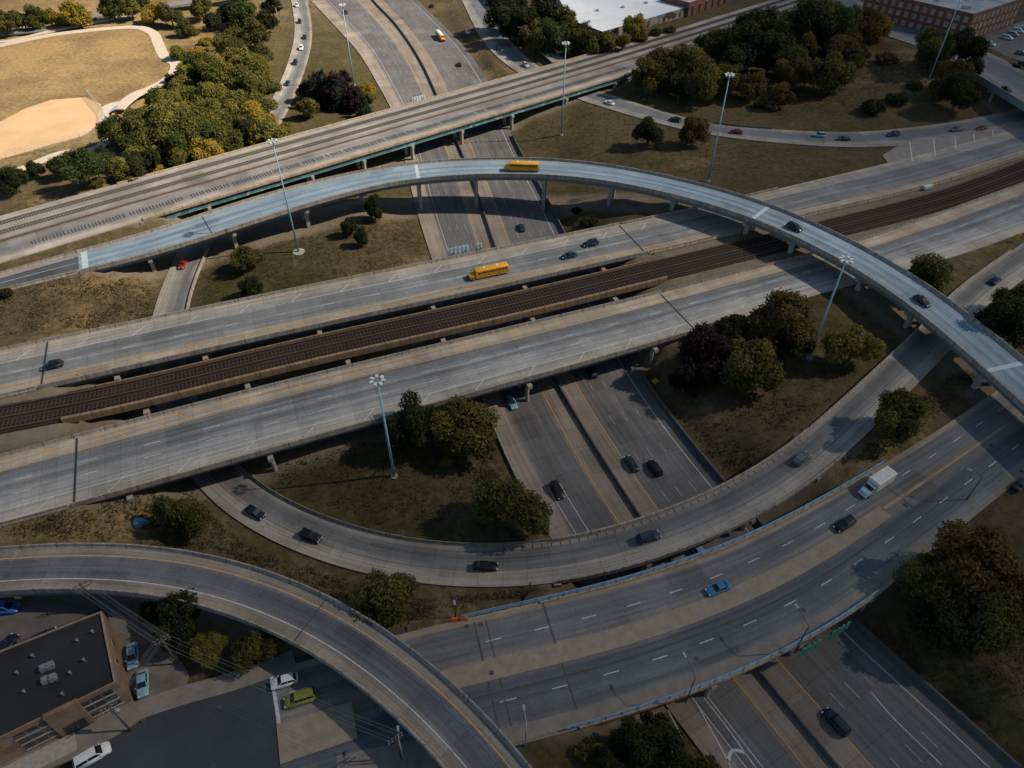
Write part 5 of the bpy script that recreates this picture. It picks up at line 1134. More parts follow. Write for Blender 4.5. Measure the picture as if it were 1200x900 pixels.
grove([(1025,122,12,'d','bush'),(1052,112,10,'d','bush'),(1073,96,8,'o','bush'),(1095,50,20,'o'),(1130,54,18,'d'),(1120,84,17,'b'),(1125,106,17,'d'),(1104,100,12,'o'),(1197,76,8,'d','bush'),(1140,75,11,'d')], 'below the red brick building', 'trees by the red brick building')
one = lambda px, py, r, k, lab, form=None, hs=1.0, nm=None: tree(px, py, r, k, lab, None, form, nm or {'cone': 'conifer', 'bush': 'bush'}.get(form or '', 'tree'), {'cone': 'conifer', 'bush': 'bush'}.get(form or '', 'tree'), True, hs)
GROW = 1.3
one(761, 153, 15, 'd', 'round dark tree on the slope left of the yellow-topped one'); one(814, 150, 17, 'b', 'dark tree with a yellowish top hiding a car on the ramp')
one(288, 301, 15, 'o', 'rounded olive tree on the infield left of a tall mast, upper of two'); one(293, 334, 13, 'd', 'dark round tree touching the highway deck edge, lower of two')
one(438, 242, 10, 'd', 'slim dark tree just below the flyover', None, 1.5); one(408, 264, 8, 'd', 'small narrow tree, left one of a touching pair on the infield', None, 1.4); one(423, 276, 8, 'd', 'small narrow tree, right one of a touching pair on the infield', None, 1.4)
one(690, 258, 9, 'd', 'low dark bush beside the expressway wall under the flyover', 'bush'); one(676, 245, 6, 'd', 'small dark bush at the wall above the two dark blue cars', 'bush')
one(486, 496, 29, 'd', 'darker tree behind the mast, left of a touching pair by the deck', None, 1.15); one(542, 498, 35, 'o', 'olive tree beside the expressway shoulder, right of a touching pair'); one(601, 592, 35, 'o', 'big olive tree between the infield and the expressway above the ramp'); one(522, 540, 6, 'y', 'small yellow bush below the touching pair of trees', 'bush')
one(208, 602, 25, 'o', 'tangled olive tree between the highway deck and the lower ramps'); one(450, 699, 35, 'o', 'olive tree overhanging the loop ramp in the foreground')
one(206, 727, 27, 'd', 'dark tree mass under the loop ramp, leftmost'); one(180, 716, 15, 'd', 'smaller dark tree beside the parking lot under the loop ramp'); one(243, 759, 17, 'k', 'light yellowish tree between two dark ones by the street'); one(302, 759, 23, 'o', 'olive tree by the street beside the waiting white car')
one(825, 412, 27, 'p', 'almost black purple tree at the highway deck end'); one(805, 440, 19, 'p', 'lower almost black purple tree at the highway deck end'); one(880, 424, 33, 'o', 'large olive tree right of the black purple ones'); one(916, 372, 29, 'b', 'broad bronze tree along the highway edge left of a mast'); one(1002, 405, 24, 'k', 'bronze yellow tree right of the mast below the flyover'); one(935, 400, 18, 'd', 'dark tree just left of the mast below the flyover'); one(860, 380, 17, 'd', 'dark tree at the highway edge behind the olive one')
one(1092, 318, 25, 'o', 'lone round tree between highway and ramp right of the flyover'); one(1180, 372, 30, 'd', 'dark tree at the right border between flyover and ramp'); one(1200, 350, 20, 'd', 'dark tree cut by the right border above another'); one(1052, 486, 28, 'o', 'dark olive tree between ramp and street bridge')
GROW = 1.1
grove([(1143,652,50,'b'),(1085,680,36,'o'),(1160,722,42,'o'),(1112,738,34,'d'),(1092,715,28,'d'),(1180,690,34,'b'),(1120,690,36,'b')], 'in the lower right clump', 'big clump at the lower right')
grove([(745,872,30,'d'),(785,888,34,'d'),(695,882,18,'o','bush'),(830,900,18,'o','bush'),(770,852,18,'d','bush'),(715,898,22,'d'),(735,845,10,'o','bush')], 'at the bottom border', 'trees at the bottom border')
name_groves()
# rough weeds and tufts: nobody could count them
def tufts(name, label, areas, n, size, mat, per=4):
    r = np.random.default_rng(len(label)); V = []; F = []; at = []
    for poly, share in areas:
        P = np.array([W(p[0], p[1], 4.0) for p in poly]); lo, hi = P.min(0), P.max(0); got = 0; want = int(n * share)
        c = r.uniform(lo, hi, (want * 6, 2)); c = c[inside(c, P)]
        for x, y in c[:want]:
            if mnoise.noise((x * .12, y * .12, 3)) + r.normal() * .25 < -.12: continue
            i = int(np.clip(np.searchsorted(TX, x) - 1, 0, len(TX) - 2)); j = int(np.clip(np.searchsorted(TY, y) - 1, 0, len(TY) - 2))
            if NRD.reshape(gx.shape)[j, i] < 1.3: continue
            z = tz(x, y); tone = r.random()
            for _ in range(per):
                c3 = np.array((x, y, z + size * .35)) + r.normal(size=3) * np.array((1.1, 1.1, .25)) * size; nn = np.array((0, 0, 1.0)) + r.normal(size=3) * .55; nn /= np.linalg.norm(nn); u = np.cross(nn, r.normal(size=3)); u /= np.linalg.norm(u); w_ = np.cross(nn, u); s_ = size * r.uniform(.35, .9)
                k = len(V); V += [tuple(c3 - u * s_), tuple(c3 - w_ * s_ * .5), tuple(c3 + u * s_), tuple(c3 + w_ * s_ * .5)]; F.append((k, k + 1, k + 2, k + 3)); at.append(tone * .6 + r.random() * .4)
    me = bpy.data.meshes.new(name); me.from_pydata(V, [], F); a = me.attributes.new('clump', 'FLOAT', 'FACE'); a.data.foreach_set('value', np.array(at, np.float32)); me.materials.append(mat); me.update()
    o = bpy.data.objects.new(name, me); COL.objects.link(o); tag(o, label, 'weeds', kind='stuff')
LEAF['w'] = leaf_mat('weeds', [(.045, .042, .017), (.07, .058, .026), (.10, .078, .038), (.145, .105, .055)]); LEAF['v'] = leaf_mat('grass_tufts', [(.030, .034, .011), (.046, .046, .016), (.068, .060, .022), (.10, .08, .034)])
tufts('weeds', 'rough brown weeds on the banks beside the ramps', [([(0,345),(170,320),(180,370),(0,405)], .2), ([(70,590),(210,560),(300,640),(460,690),(400,700),(250,640),(20,640)], .24), ([(440,700),(640,690),(540,720),(470,738)], .1), ([(980,550),(1110,450),(1160,440),(1020,552)], .1), ([(560,520),(600,560),(640,630),(560,560)], .06), ([(900,110),(1100,90),(1150,130),(900,145)], .16), ([(760,440),(860,420),(1000,450),(860,560)], .14)], 9000, .42, LEAF['w'])
tufts('scrub', 'dark tangled scrub between the railway bank and the flyover approach', [([(-5,300),(60,283),(140,262),(135,275),(70,297),(0,318)], 1.0)], 2600, .5, LEAF['b'], 6)
tufts('grass_tufts', 'short tufted grass on the infields', [([(280,545),(560,480),(640,630),(480,640),(350,600)], .3), ([(225,350),(250,290),(480,245),(500,305)], .25), ([(610,150),(690,120),(1020,180),(860,220),(680,190)], .25), ([(1010,740),(1200,700),(1250,900),(1150,880)], .2)], 11000, .3, LEAF['v'])
# ------------------------------------------------------------------ masts, lamps, signs
M_MAST = plain('mast_paint', (.24, .37, .44), .5, var=.12); M_LUM = plain('luminaire', (.62, .66, .68), .35, var=.08); M_POLE = plain('dark_pole', (.05, .055, .06), .6, var=.2); M_GALV = plain('galvanised', (.35, .37, .38), .45, metal=.3, var=.15)
def mast(bx, by, top_px, label):
    x, y, z = onground(bx, by)
    # height read from the photo: the level at which the shaft above (x, y) reaches the top's row
    best = min((abs(450 - FPX * (y * math.sin(PITCH) + (h + z - CAMH) * math.cos(PITCH)) / (y * math.cos(PITCH) - (h + z - CAMH) * math.sin(PITCH)) - top_px), h) for h in np.arange(15, 45, .25))
    h = float(best[1]); o = (x, y, z); e = tag(empty('light_mast', o), label, 'light mast', 'high light masts of the interchange')
    mb = MB(); mb.tube((x, y, z - .3), (x, y, z + h), .32, .14, 12); mb.build('pole', M_MAST, e, o)
    b_ = 2.0 if bx == 350 else .8
    mb = MB(); mb.tube((x, y, z - .4), (x, y, z + .12), b_, b_ * .95, 10); mb.build('base', M_PIER, e, o)
    mb = MB(); n = 16
    for k in range(n):
        a, b = 2 * math.pi * k / n, 2 * math.pi * (k + 1) / n; mb.tube((x + math.cos(a) * .85, y + math.sin(a) * .85, z + h - .2), (x + math.cos(b) * .85, y + math.sin(b) * .85, z + h - .2), .07, n=5)
    for a in (0, 2.09, 4.19): mb.tube((x, y, z + h - .1), (x + math.cos(a) * .85, y + math.sin(a) * .85, z + h - .2), .05, n=5)
    mb.build('ring', M_GALV, e, o)
    for k in range(7):
        a = 2 * math.pi * k / 7; mb = MB(); cx, cy = x + math.cos(a) * 1.15, y + math.sin(a) * 1.15; mb.box((cx, cy, z + h - .15), (.75, .48, .26), a); mb.tube((cx, cy, z + h - .28), (cx, cy, z + h - .55), .18, .28, 10); mb.build('lamp', M_LUM, e, o)
mast(350, 295, 165, 'tall pale blue light mast on a concrete pad on the left infield')
mast(658, 158, 50, 'tall pale blue light mast in front of the railway bridge right end')
mast(830, 212, 87, 'tall pale blue light mast standing by the flyover at the upper right')
mast(948, 420, 303, 'tall light mast whose head overlaps the flyover on the right')
mast(462, 558, 445, 'tall light mast on the grass infield in front of the near highway deck')
mast(1088, 95, 1, 'tall light mast among trees by the red brick building')
mast(415, 100, 5, 'tall light mast beside purple trees at the top')
def lamp_post(bx, by, ang, h, label, arm=3.0, z=None, mat=None):
    if z is None: x, y, z = onground(bx, by)
    else: x, y = W(bx, by, z)
    o = (x, y, z); e = tag(empty('street_lamp', o), label, 'street lamp', 'street lamps'); a = R(ang); mat = mat or M_GALV
    mb = MB(); mb.tube((x, y, z - .3), (x, y, z + h), .13, .08, 8); mb.build('pole', mat, e, o)
    mb = MB(); ex, ey = x + math.cos(a) * arm, y + math.sin(a) * arm; mb.tube((x, y, z + h - .1), (x + (ex - x) * .6, y + (ey - y) * .6, z + h + .55), .06, .05, 6); mb.tube((x + (ex - x) * .6, y + (ey - y) * .6, z + h + .55), (ex, ey, z + h + .6), .05, .045, 6); mb.build('arm', mat, e, o)
    mb = MB(); mb.box((ex, ey, z + h + .56), (.8, .34, .18), a); mb.build('lamp_head', M_GALV, e, o)
lamp_post(804, 822, 110, 8.5, 'thin dark lamp post on the near railing of the street bridge', 3.4, 6.8, M_POLE)
lamp_post(931, 764, 110, 8.5, 'thin dark lamp post by the green signs on the street bridge', 3.4, 6.8, M_POLE)
lamp_post(616, 874, 100, 8.5, 'grey lamp post on the footway where loop ramp and avenue meet', 2.0, 6.5)
lamp_post(534, 722, -80, 7.0, 'dark lamp post rising behind the orange barrier', 1.8, 6.5, M_POLE)
lamp_post(617, 62, 175, 11, 'grey lamp post by the trees left of the flat white roof', 4.0); lamp_post(328, 33, 10, 10, 'grey lamp post leaning over the far queue at the top left', 4.5); lamp_post(542, 14, 175, 9, 'lamp post at the top border above the white car', 3.0)
lamp_post(1133, 585, 150, 7, 'thin lamp post beside the big clump of trees and the avenue', 2.5, 6.6, M_POLE); lamp_post(474, 892, 100, 7.5, 'pale lamp post on the footway at the bottom beneath the loop ramp', 1.6, 6.5)
# sign panels seen from behind: aluminium with vertical stiffeners
def sign_back(rd, u, px0, px1, py, zb, hgt, label, face_mat, back_rib=True, off=.4, n_leg=2):
    s0, s1 = rd.s_at(px0, py), rd.s_at(px1, py); a, n = rd.at(s0, u); b, _ = rd.at(s1, u); sg = 1 if u < .5 else -1
    a[:2] += n * off * sg; b[:2] += n * off * sg; c = (a + b) / 2; L = float(np.linalg.norm(a - b)); rz = math.atan2(b[1] - a[1], b[0] - a[0]); o = (float(c[0]), float(c[1]), float(c[2]))
    e = tag(empty('road_sign', o), label, 'road sign', 'overhead road signs'); nn = n * sg
    mb = MB(); mb.box((c[0] + nn[0] * .15, c[1] + nn[1] * .15, zb + hgt / 2), (L, .08, hgt), rz); mb.build('panel', face_mat, e, o)
    k = max(2, int(L / 1.1))
    for i in range(k):
        t = (i + .5) / k; q = a + (b - a) * t; mb = MB(); mb.box((q[0] + nn[0] * .02, q[1] + nn[1] * .02, zb + hgt / 2), (.16, .16, hgt * 1.02), rz); mb.build('stiffener', M_GALV, e, o)
    mb = MB()
    for t in (.2, .8): q = a + (b - a) * t; mb.box((q[0] - nn[0] * .1, q[1] - nn[1] * .1, zb + hgt * .3), (.2, .9, .25), rz)
    mb.build('bracket', M_POLE, e, o)
M_ALU = plain('aluminium_panel', (.50, .60, .66), .45, var=.12); M_GSIGN = plain('green_sign', (.015, .20, .12), .45, var=.1)
sign_back(WDR, 0, 527, 549, 297, 8.75, 2.4, 'striped pale aluminium sign back on the far parapet, left one of two', M_ALU)
sign_back(WDR, 0, 553, 567, 291, 8.75, 2.2, 'striped pale aluminium sign back on the far parapet, right one of two', M_ALU)
sign_back(RAIL, 0, 480, 503, 118, 8.2, 1.8, 'pale sign back on the far edge of the railway bridge', M_ALU)
sign_back(HAR, 1, 930, 962, 760, 4.9, 2.6, 'green overhead sign hung on the street bridge, left one of two', M_GSIGN, off=1.2)
sign_back(HAR, 1, 966, 996, 740, 4.9, 2.6, 'green overhead sign hung on the street bridge, right one of two', M_GSIGN, off=1.2)
M_YSIGN = plain('yellow_sign', (.62, .33, .01), .5, var=.08); M_ORANGE = plain('orange_plastic', (.55, .09, .02), .5, var=.1)
def warn(px, py, size, rz, label, z=None, dia=True, h=2.2):
    x, y, z = onground(px, py) if z is None else (*W(px, py, z), z)
    o = (x, y, z); e = tag(empty('warning_sign', o), label, 'warning sign', 'yellow warning signs')
    mb = MB(); mb.tube((x, y, z - .3), (x, y, z + h), .06, n=6); mb.build('post', M_GALV, e, o)
    a = R(rz); ux, uy = math.cos(a), math.sin(a); c = Vector((x, y, z + h)); d = Vector((ux, uy, 0)); up = Vector((0, 0, 1)); nrm = Vector((-uy, ux, 0)) * .04; s = size / 2
    q = [c - up * s * 1.4, c + d * s * 1.4, c + up * s * 1.4, c - d * s * 1.4] if dia else [c - d * s - up * s, c + d * s - up * s, c + d * s + up * s, c - d * s + up * s]
    mb = MB(); mb.quad([p + nrm for p in q]); mb.quad([p - nrm for p in q[::-1]])
    for i in range(4): mb.quad([q[i] + nrm, q[(i + 1) % 4] + nrm, q[(i + 1) % 4] - nrm, q[i] - nrm])
    mb.build('sign_plate', M_YSIGN, e, o)
warn(767, 452, 1.5, 0, 'yellow diamond sign at the grass edge below the purple trees', None, True, 1.6)
warn(1189, 284, 1.6, -10, 'square yellow sign at the tip of grass by the right border', None, False, 2.0)
# impact attenuator and other small things
def cushion(px, py, rd, label):
    i, p, z = rd.i_at(px, py, .4); t = rd.T[i]; rz = math.atan2(t[1], t[0]); o = (float(p[0]), float(p[1]), z); e = tag(empty('crash_cushion', o), label, 'crash cushion')
    for k in range(4):
        mb = MB(); mb.box((p[0] + t[0] * (k * 1.0 - 1.5), p[1] + t[1] * (k * 1.0 - 1.5), z + .5), (.9, 1.1, 1.0), rz); mb.build('module', M_YSIGN if k == 3 else M_ALU, e, o)
cushion(1088, 219, WDR, 'yellow and grey crash cushion on the highway by the tracks')
x, y = W(538, 727, 6.5); o = (x, y, 6.5); e = tag(empty('traffic_barrier', o), 'orange traffic barrier at the kerb where the blue railing starts', 'barrier')
for dx in (-.8, .8): mb = MB(); mb.box((x + dx, y + dx * .1, 6.95), (1.5, .5, .9), R(8), .7); mb.build('segment', M_ORANGE, e, o)
x, y, z = onground(164, 614); o = (x, y, z); mb = MB(); r_ = np.random.default_rng(3)
loft(mb, [[(x + math.cos(a) * q * (1 + .2 * math.sin(3 * a + h)), y + math.sin(a) * q * .8, z + h) for a in np.linspace(0, 6.28, 13)[:-1]] for q, h in ((1.5, -.1), (1.4, .5), (.95, 1.1), (.3, 1.4))]); tag(mb.build('tarpaulin_tent', plain('blue_tarpaulin', (.12, .33, .44), .6, var=.3)), 'small pale blue tarpaulin tent beside the tangled olive tree', 'tent')
for px, py, lab in ((30, 332, 'dark bushy planter at the near side of the flyover approach'),): tree(5, 342, 9, 'd', 'dark bush at the left border under the flyover approach', None, 'bush', 'bush', 'bush')
# ------------------------------------------------------------------ ball field: backstop fence, bleachers
def fence(pts_px, z, h, label, post=3.0):
    P = catmull(np.array([[*W(p[0], p[1], z), z] for p in pts_px]), 1.0); P, s = resample(P, post); o = tuple(P[0]); e = tag(empty('wire_fence', o), label, 'fence', 'fences of the ball field')
    mb = MB()
    for k in np.linspace(.1, h, 7):
        for a, b in zip(P[:-1], P[1:]): mb.tube((a[0], a[1], z + k), (b[0], b[1], z + k), .03 if k < h - .1 else .05, n=4, caps=False)
    mb.build('wires', M_GALV, e, o)['kind'] = 'stuff'
    for p in P: mb = MB(); mb.tube((p[0], p[1], z - .3), (p[0], p[1], z + h), .07, n=6); mb.build('post', M_GALV, e, o)
fence([(8, 186), (50, 177), (95, 164)], 5.0, 3.0, 'tall wire backstop fence along the lower edge of the ball field'); fence([(95, 164), (118, 152), (124, 140), (112, 122), (104, 112)], 5.0, 3.0, 'tall wire fence round the right end of the ball field')
x, y = W(131, 130, 5.05); o = (x, y, 5.05); e = tag(empty('bleacher', o, 0), 'small blue bleacher beside the ball field path', 'bleacher')
for k in range(4): mb = MB(); mb.box((x + k * .7, y + k * .1, 5.4 + k * .35), (.5, 5.5, .1), R(8)); mb.build('bench', M_BLUE, e, o)
mb = MB()
for dy in (-2.2, 2.2):
    for k in range(4): mb.box((x + k * .7, y + dy, 5.05 + (.3 + k * .35) / 2), (.1, .1, .3 + k * .35))
mb.build('frame', M_GALV, e, o)
# ------------------------------------------------------------------ buildings
def wall_panel_grid(e, o, a, b, z0, rows, cols, w, h, u0, u1, frame, pane, out=.06, name='window', sill=True):
    """windows on the wall from a to b (outside on the right-hand side walking a->b)"""
    a, b = np.array(a, float), np.array(b, float); d = b - a; L = np.linalg.norm(d); d /= L; n = np.array((d[1], -d[0])); rz = math.atan2(d[1], d[0])
    for zr in rows:
        for c in range(cols):
            t = (u0 + (u1 - u0) * (c + .5) / cols) * L; p = a + d * t + n * out * .4
            mb = MB(); mb.box((p[0], p[1], z0 + zr), (w + .16, .1, h + .16), rz); f = mb.build(name, frame, e, o)
            q = p + n * .06
            for k in range(2):
                qq = q + d * (k - .5) * w * .5; mb = MB(); mb.box((qq[0], qq[1], z0 + zr), (w * .47, .05, h * .96), rz); mb.build('pane', pane, f)
                bpy.data.objects[-1] if False else None
                ch = f.children[-1] if len(f.children) else None
            if sill:
                mb = MB(); q2 = p + n * .1; mb.box((q2[0], q2[1], z0 + zr - h / 2 - .13), (w + .3, .28, .1), rz); mb.build('sill', M_PIER, f)
    return
_mb_build = MB.build
def _off_build(s, name, mat, parent=None, origin=(0, 0, 0), **k):
    """children of a part keep their thing's origin"""
    if parent is not None and parent.parent is not None and origin == (0, 0, 0) and 'org' in parent.parent: origin = tuple(parent.parent['org'])
    return _mb_build(s, name, mat, parent, origin, **k)
MB.build = _off_build
def building(name, label, cat, poly, z0, z1, wallmat, roofmat, par=.5):
    c = poly.mean(0); o = (float(c[0]), float(c[1]), float(z0)); e = tag(empty(name, o), label, cat); e['org'] = o
    area = sum(poly[i][0] * poly[(i + 1) % len(poly)][1] - poly[(i + 1) % len(poly)][0] * poly[i][1] for i in range(len(poly)))
    P = [tuple(p) for p in (poly if area > 0 else poly[::-1])]
    mb = MB(); mb.prism(P, z0 - 1, z1 - .06, False); mb.build('wall', wallmat, e, o)
    inner = [tuple(p) for p in grow(np.array(P), -.35)]
    mb = MB(); mb.prism(inner, z1 - .04, z1 + .02); rf = mb.build('roof', roofmat, e, o)
    n = len(P); mb = MB()
    for i in range(n):
        a, b = P[i], P[(i + 1) % n]; a2, b2 = inner[i], inner[(i + 1) % n]
        mb.quad([(*a, z1 - .06), (*b, z1 - .06), (*b, z1 + par), (*a, z1 + par)], [(0, 0), (math.dist(a, b), 0), (math.dist(a, b), par), (0, par)]); mb.quad([(*a, z1 + par), (*b, z1 + par), (*b2, z1 + par), (*a2, z1 + par)]); mb.quad([(*b2, z1), (*a2, z1), (*a2, z1 + par), (*b2, z1 + par)])
    mb.build('parapet', wallmat, e, o)
    return e, o, P, rf
M_TBRICK = brick_mat('tan_brick', (.22, .135, .085), (.155, .09, .058), (.24, .19, .15), .6, .22)
M_RBRICK = brick_mat('red_brick', (.19, .065, .042), (.13, .045, .03), (.24, .17, .13), .6, .22)
M_TAR = plain('tar_roof', (.012, .013, .015), .85, var=.5, scale=.18); M_GROOF = plain('grey_roof', (.34, .37, .40), .85, var=.35, scale=.15); M_WROOF = plain('white_roof', (.60, .65, .70), .8, var=.1, scale=.12)
M_WFRAME = plain('window_frame', (.12, .11, .10), .6); M_PANE = glass_mat('window_glass', (.02, .026, .032)); M_CREAM = plain('cream_stone', (.38, .31, .23), .85)
zr = 12.9; M_ACU = plain('weathered_unit', (.17, .18, .19), .6, var=.3, scale=3)
p1, p2 = W(120, 717, zr), W(137, 800, zr); f = W(0, 866, zr) - p2; k_ = W(0, 764, zr) - p1
poly = np.array([p1, p2, p2 + f * 1.7, p1 + k_ * 1.75])
e, o, P, rf = building('brick_building', 'tan brick building with a black flat roof in the lower left corner', 'building', poly, 6.3, zr, M_TBRICK, M_TAR, .35)
a, b = p2 + f * 1.7, p2                       # front wall, outside towards the camera
Lf = float(np.linalg.norm(b - a))
def front(t): return a + (b - a) * t
u_ = lambda px, py: float(np.dot(W(px, py, zr) - a, (b - a)) / Lf ** 2)
for (l, r2) in ((u_(88, 823), u_(129, 804)), (u_(10, 860), u_(56, 840))):
    wall_panel_grid(e, o, front(0), front(1), 6.4, (1.7, 3.45, 5.2), 3, 1.35, 1.15, l, r2, M_WFRAME, M_PANE, sill=True)
uc = (u_(60, 838) + u_(84, 826)) / 2; c = front(uc); d = (b - a) / Lf; n = np.array((d[1], -d[0])); rz = math.atan2(d[1], d[0])
mb = MB(); q = c + n * .15; mb.box((q[0], q[1], 9.95), (4.6, .7, 7.2), rz); mb.build('entrance_bay', M_TBRICK, e, o)
mb = MB(); q = c + n * .52; mb.box((q[0], q[1], 7.7), (3.0, .12, 2.7), rz); dr = mb.build('door', M_TRIM, e, o)
mb = MB(); q = c + n * .62; mb.box((q[0] + d[0] * .2, q[1] + d[1] * .2, 7.5), (.08, .1, .4), rz); mb.build('handle', M_GALV, dr)
q0, q1 = p2, p1; rd_ = (q1 - q0); L2 = float(np.linalg.norm(rd_)); wall_panel_grid(e, o, q0, q1, 6.4, (4.4,), 2, .9, .9, .25, .75, M_CREAM, M_PANE, sill=False)
for k, (px, py) in enumerate(((51, 783), (59, 780), (53, 797), (62, 794))):
    x, y = W(px, py, zr + .5); mb = MB(); mb.box((x, y, zr + .55), (1.0, 1.0, .9), rz, .92); mb.tube((x, y, zr + 1.0), (x, y, zr + 1.1), .36, n=12); t_ = mb.build('air_conditioner', M_ACU, rf)
mb = MB(); q = front(.5) + n * 2.0; mb.box((q[0] + d[0] * -2, q[1] + d[1] * -2, 6.52), (14, 3.0, .16), rz); tag(mb.build('entrance_pavement', plain('pale_paving', (.33, .32, .31), .9)), kind='structure')
for k, (px, py) in enumerate(((92, 752), (100, 775), (84, 790), (30, 812), (22, 790), (110, 742), (75, 815), (40, 770))):
    x, y = W(px, py, zr); mb = MB(); mb.tube((x, y, zr), (x, y, zr + .7), .14, n=8); mb.tube((x, y, zr + .7), (x, y, zr + .8), .24, n=8); mb.build('vent_pipe', M_ACU, rf)
# red brick building, upper right
zr = 22.5; c0 = W(1141, 18, zr); l0 = W(1040, -5, zr); r0 = W(1215, -6, zr)
dl = (l0 - c0) / np.linalg.norm(l0 - c0); dr_ = (r0 - c0) / np.linalg.norm(r0 - c0); poly = np.array([c0, c0 + dl * 52, c0 + dl * 52 + dr_ * 45, c0 + dr_ * 45])
e, o, P, rf = building('brick_building', 'red brick building with a grey roof in the upper right corner', 'building', poly, 10.6, zr, M_RBRICK, M_GROOF, .6)
M_TPANE = plain('curtained_pane', (.30, .27, .24), .3, var=.5, scale=.35)
wall_panel_grid(e, o, c0 + dl * 52, c0, 10.6, (2.3, 6.0, 9.6), 13, 1.9, 2.0, .02, .99, M_CREAM, M_TPANE); wall_panel_grid(e, o, c0, c0 + dr_ * 45, 10.6, (2.3, 6.0, 9.6), 11, 1.9, 2.0, .02, .98, M_CREAM, M_TPANE)
for k in range(6): q = c0 + dl * (8 + 7 * k) + dr_ * (8 + (k * 13) % 24); mb = MB(); mb.box((q[0], q[1], zr + .7), (3.0, 2.2, 1.4), .3 * k); mb.build('roof_unit', M_GALV, rf)
# white roofed hall at the top
zr = 11.5; poly = np.array([W(652, -6, zr), W(668, 24, zr), W(706, 38, zr), W(806, 9, zr), W(800, -30, zr), W(660, -35, zr)])
M_MURAL = road_mat('mural_wall', [(0, (.2, .2, .2)), (1, (.2, .2, .2))], joints=0)
m, nt, b_ = new_mat('mural'); g = nd(nt, 'ShaderNodeNewGeometry'); vo = nd(nt, 'ShaderNodeTexVoronoi'); vo.inputs['Scale'].default_value = .5; lk(nt, g.outputs['Position'], vo.inputs['Vector']); sp_ = nd(nt, 'ShaderNodeSeparateColor'); lk(nt, vo.outputs['Color'], sp_.inputs[0])
lk(nt, ramp(nt, sp_.outputs[0], [(0, (.05, .055, .06)), (.35, (.30, .27, .22)), (.55, (.12, .16, .18)), (.75, (.36, .24, .15)), (.9, (.08, .2, .24))], 'CONSTANT'), b_.inputs['Base Color'])
e, o, P, rf = building('flat_roofed_hall', 'low hall with a broad flat white roof at the top', 'building', poly, 4.5, zr, m, M_WROOF, .3)
for px, py in ((700, 12), (730, 8), (757, 3), (690, 25)): x, y = W(px, py, zr + .4); mb = MB(); mb.box((x, y, zr + .4), (1.6, 1.6, .8)); mb.build('roof_vent', M_GALV, rf)
zr = 14; q0, q1 = W(808, 4, zr), W(846, -9, zr); d = (q1 - q0) / np.linalg.norm(q1 - q0); n = np.array((-d[1], d[0])); poly = np.array([q0, q1 + d * 8, q1 + d * 8 + n * 18, q0 + n * 18])
e, o, P, rf = building('brick_building', 'brick building with tall dark openings beside the white roof at the top', 'building', poly, 5, zr, M_RBRICK, M_GROOF, .4); wall_panel_grid(e, o, q0, q1 + d * 8, 5, (4.6,), 6, 1.9, 5.6, .02, .98, M_CREAM, M_PANE, sill=False)
# wall along the railway by the hall
Pw = np.array([[*W(760, 32, 6), 6], [*W(806, 19, 6), 6], [*W(850, 6, 6), 6]]); Pw, _ = resample(Pw, 3); t = np.gradient(Pw[:, :2], axis=0); t /= np.linalg.norm(t, axis=1)[:, None]; mb = MB(); mb.sweep(Pw, np.stack([-t[:, 1], t[:, 0]], 1), [(-.2, -1), (-.2, 2.2), (.2, 2.2), (.2, -1)]); tag(mb.build('garden_wall', M_CREAM), 'pale tan wall between the white-roofed hall and the railway', 'wall')
# ------------------------------------------------------------------ utility poles with wires, lower left
PTOP = {}; M_WIRE = plain('wire', (.16, .17, .18), .6)
def upole(key, px, py, h, label, tr=False):
    x, y = W(px, py, 6.4); o = (x, y, 6.4); e = tag(empty('utility_pole', o), label, 'utility pole', 'utility poles')
    mb = MB(); mb.tube((x, y, 6.0), (x, y, 6.4 + h), .17, .11, 8); mb.build('pole', M_BARK, e, o); tops = []
    for k, zz in enumerate((h - .4, h - 1.3)):
        mb = MB(); mb.box((x, y, 6.4 + zz), (2.4, .12, .14), R(35)); mb.build('crossarm', M_BARK, e, o)
        for s in (-1.05, -.45, .45, 1.05):
            q = (x + math.cos(R(35)) * s, y + math.sin(R(35)) * s, 6.4 + zz + .2); mb = MB(); mb.tube((q[0], q[1], q[2] - .15), q, .05, n=6); mb.build('insulator', M_LUM, e, o); tops.append(q)
    if tr:
        for s in (-.45, .45): mb = MB(); mb.tube((x + s, y + .3, 6.4 + h - 2.9), (x + s, y + .3, 6.4 + h - 1.8), .28, n=12); mb.build('transformer', M_GALV, e, o)
    PTOP[key] = tops
upole('a', 118, 716, 9.0, 'utility pole behind the black roof under the loop ramp', True); upole('b', 209, 778, 9.0, 'utility pole between the parking lot and the yellowish tree'); upole('c', 153, 856, 9.0, 'utility pole with transformers at the brick building corner', True)
xe = W(520, 893, 6.4); upole('d', 470, 889, 8.5, 'utility pole at the bottom under the loop ramp'); 
def wire(p, q, sag, label):
    mb = MB(); n = 10; pts = [Vector(p).lerp(Vector(q), k / n) - Vector((0, 0, sag * 4 * (k / n) * (1 - k / n))) for k in range(n + 1)]
    for i in range(n): mb.tube(pts[i], pts[i + 1], .02, n=4, caps=False)
    tag(mb.build('overhead_wire', M_WIRE), label, 'wire', 'overhead wires')
for i in range(8):
    wire(PTOP['a'][i], PTOP['b'][i], .5, 'overhead wire strung from the pole behind the black roof to the tree side pole')
    if i < 4: wire(PTOP['b'][i], PTOP['d'][i], 1.0, 'overhead wire crossing the street towards the loop ramp'); wire(PTOP['c'][i], (PTOP['c'][i][0] - 40, PTOP['c'][i][1] - 14.5, PTOP['c'][i][2]), .8, 'overhead wire running along the front of the tan brick building'); wire(PTOP['c'][i], PTOP['b'][i], .4, 'overhead wire from the corner pole to the tree side pole')
SKY_STRENGTH, SUN_STRENGTH, EXPOSURE = .075, 5.0, 0.84
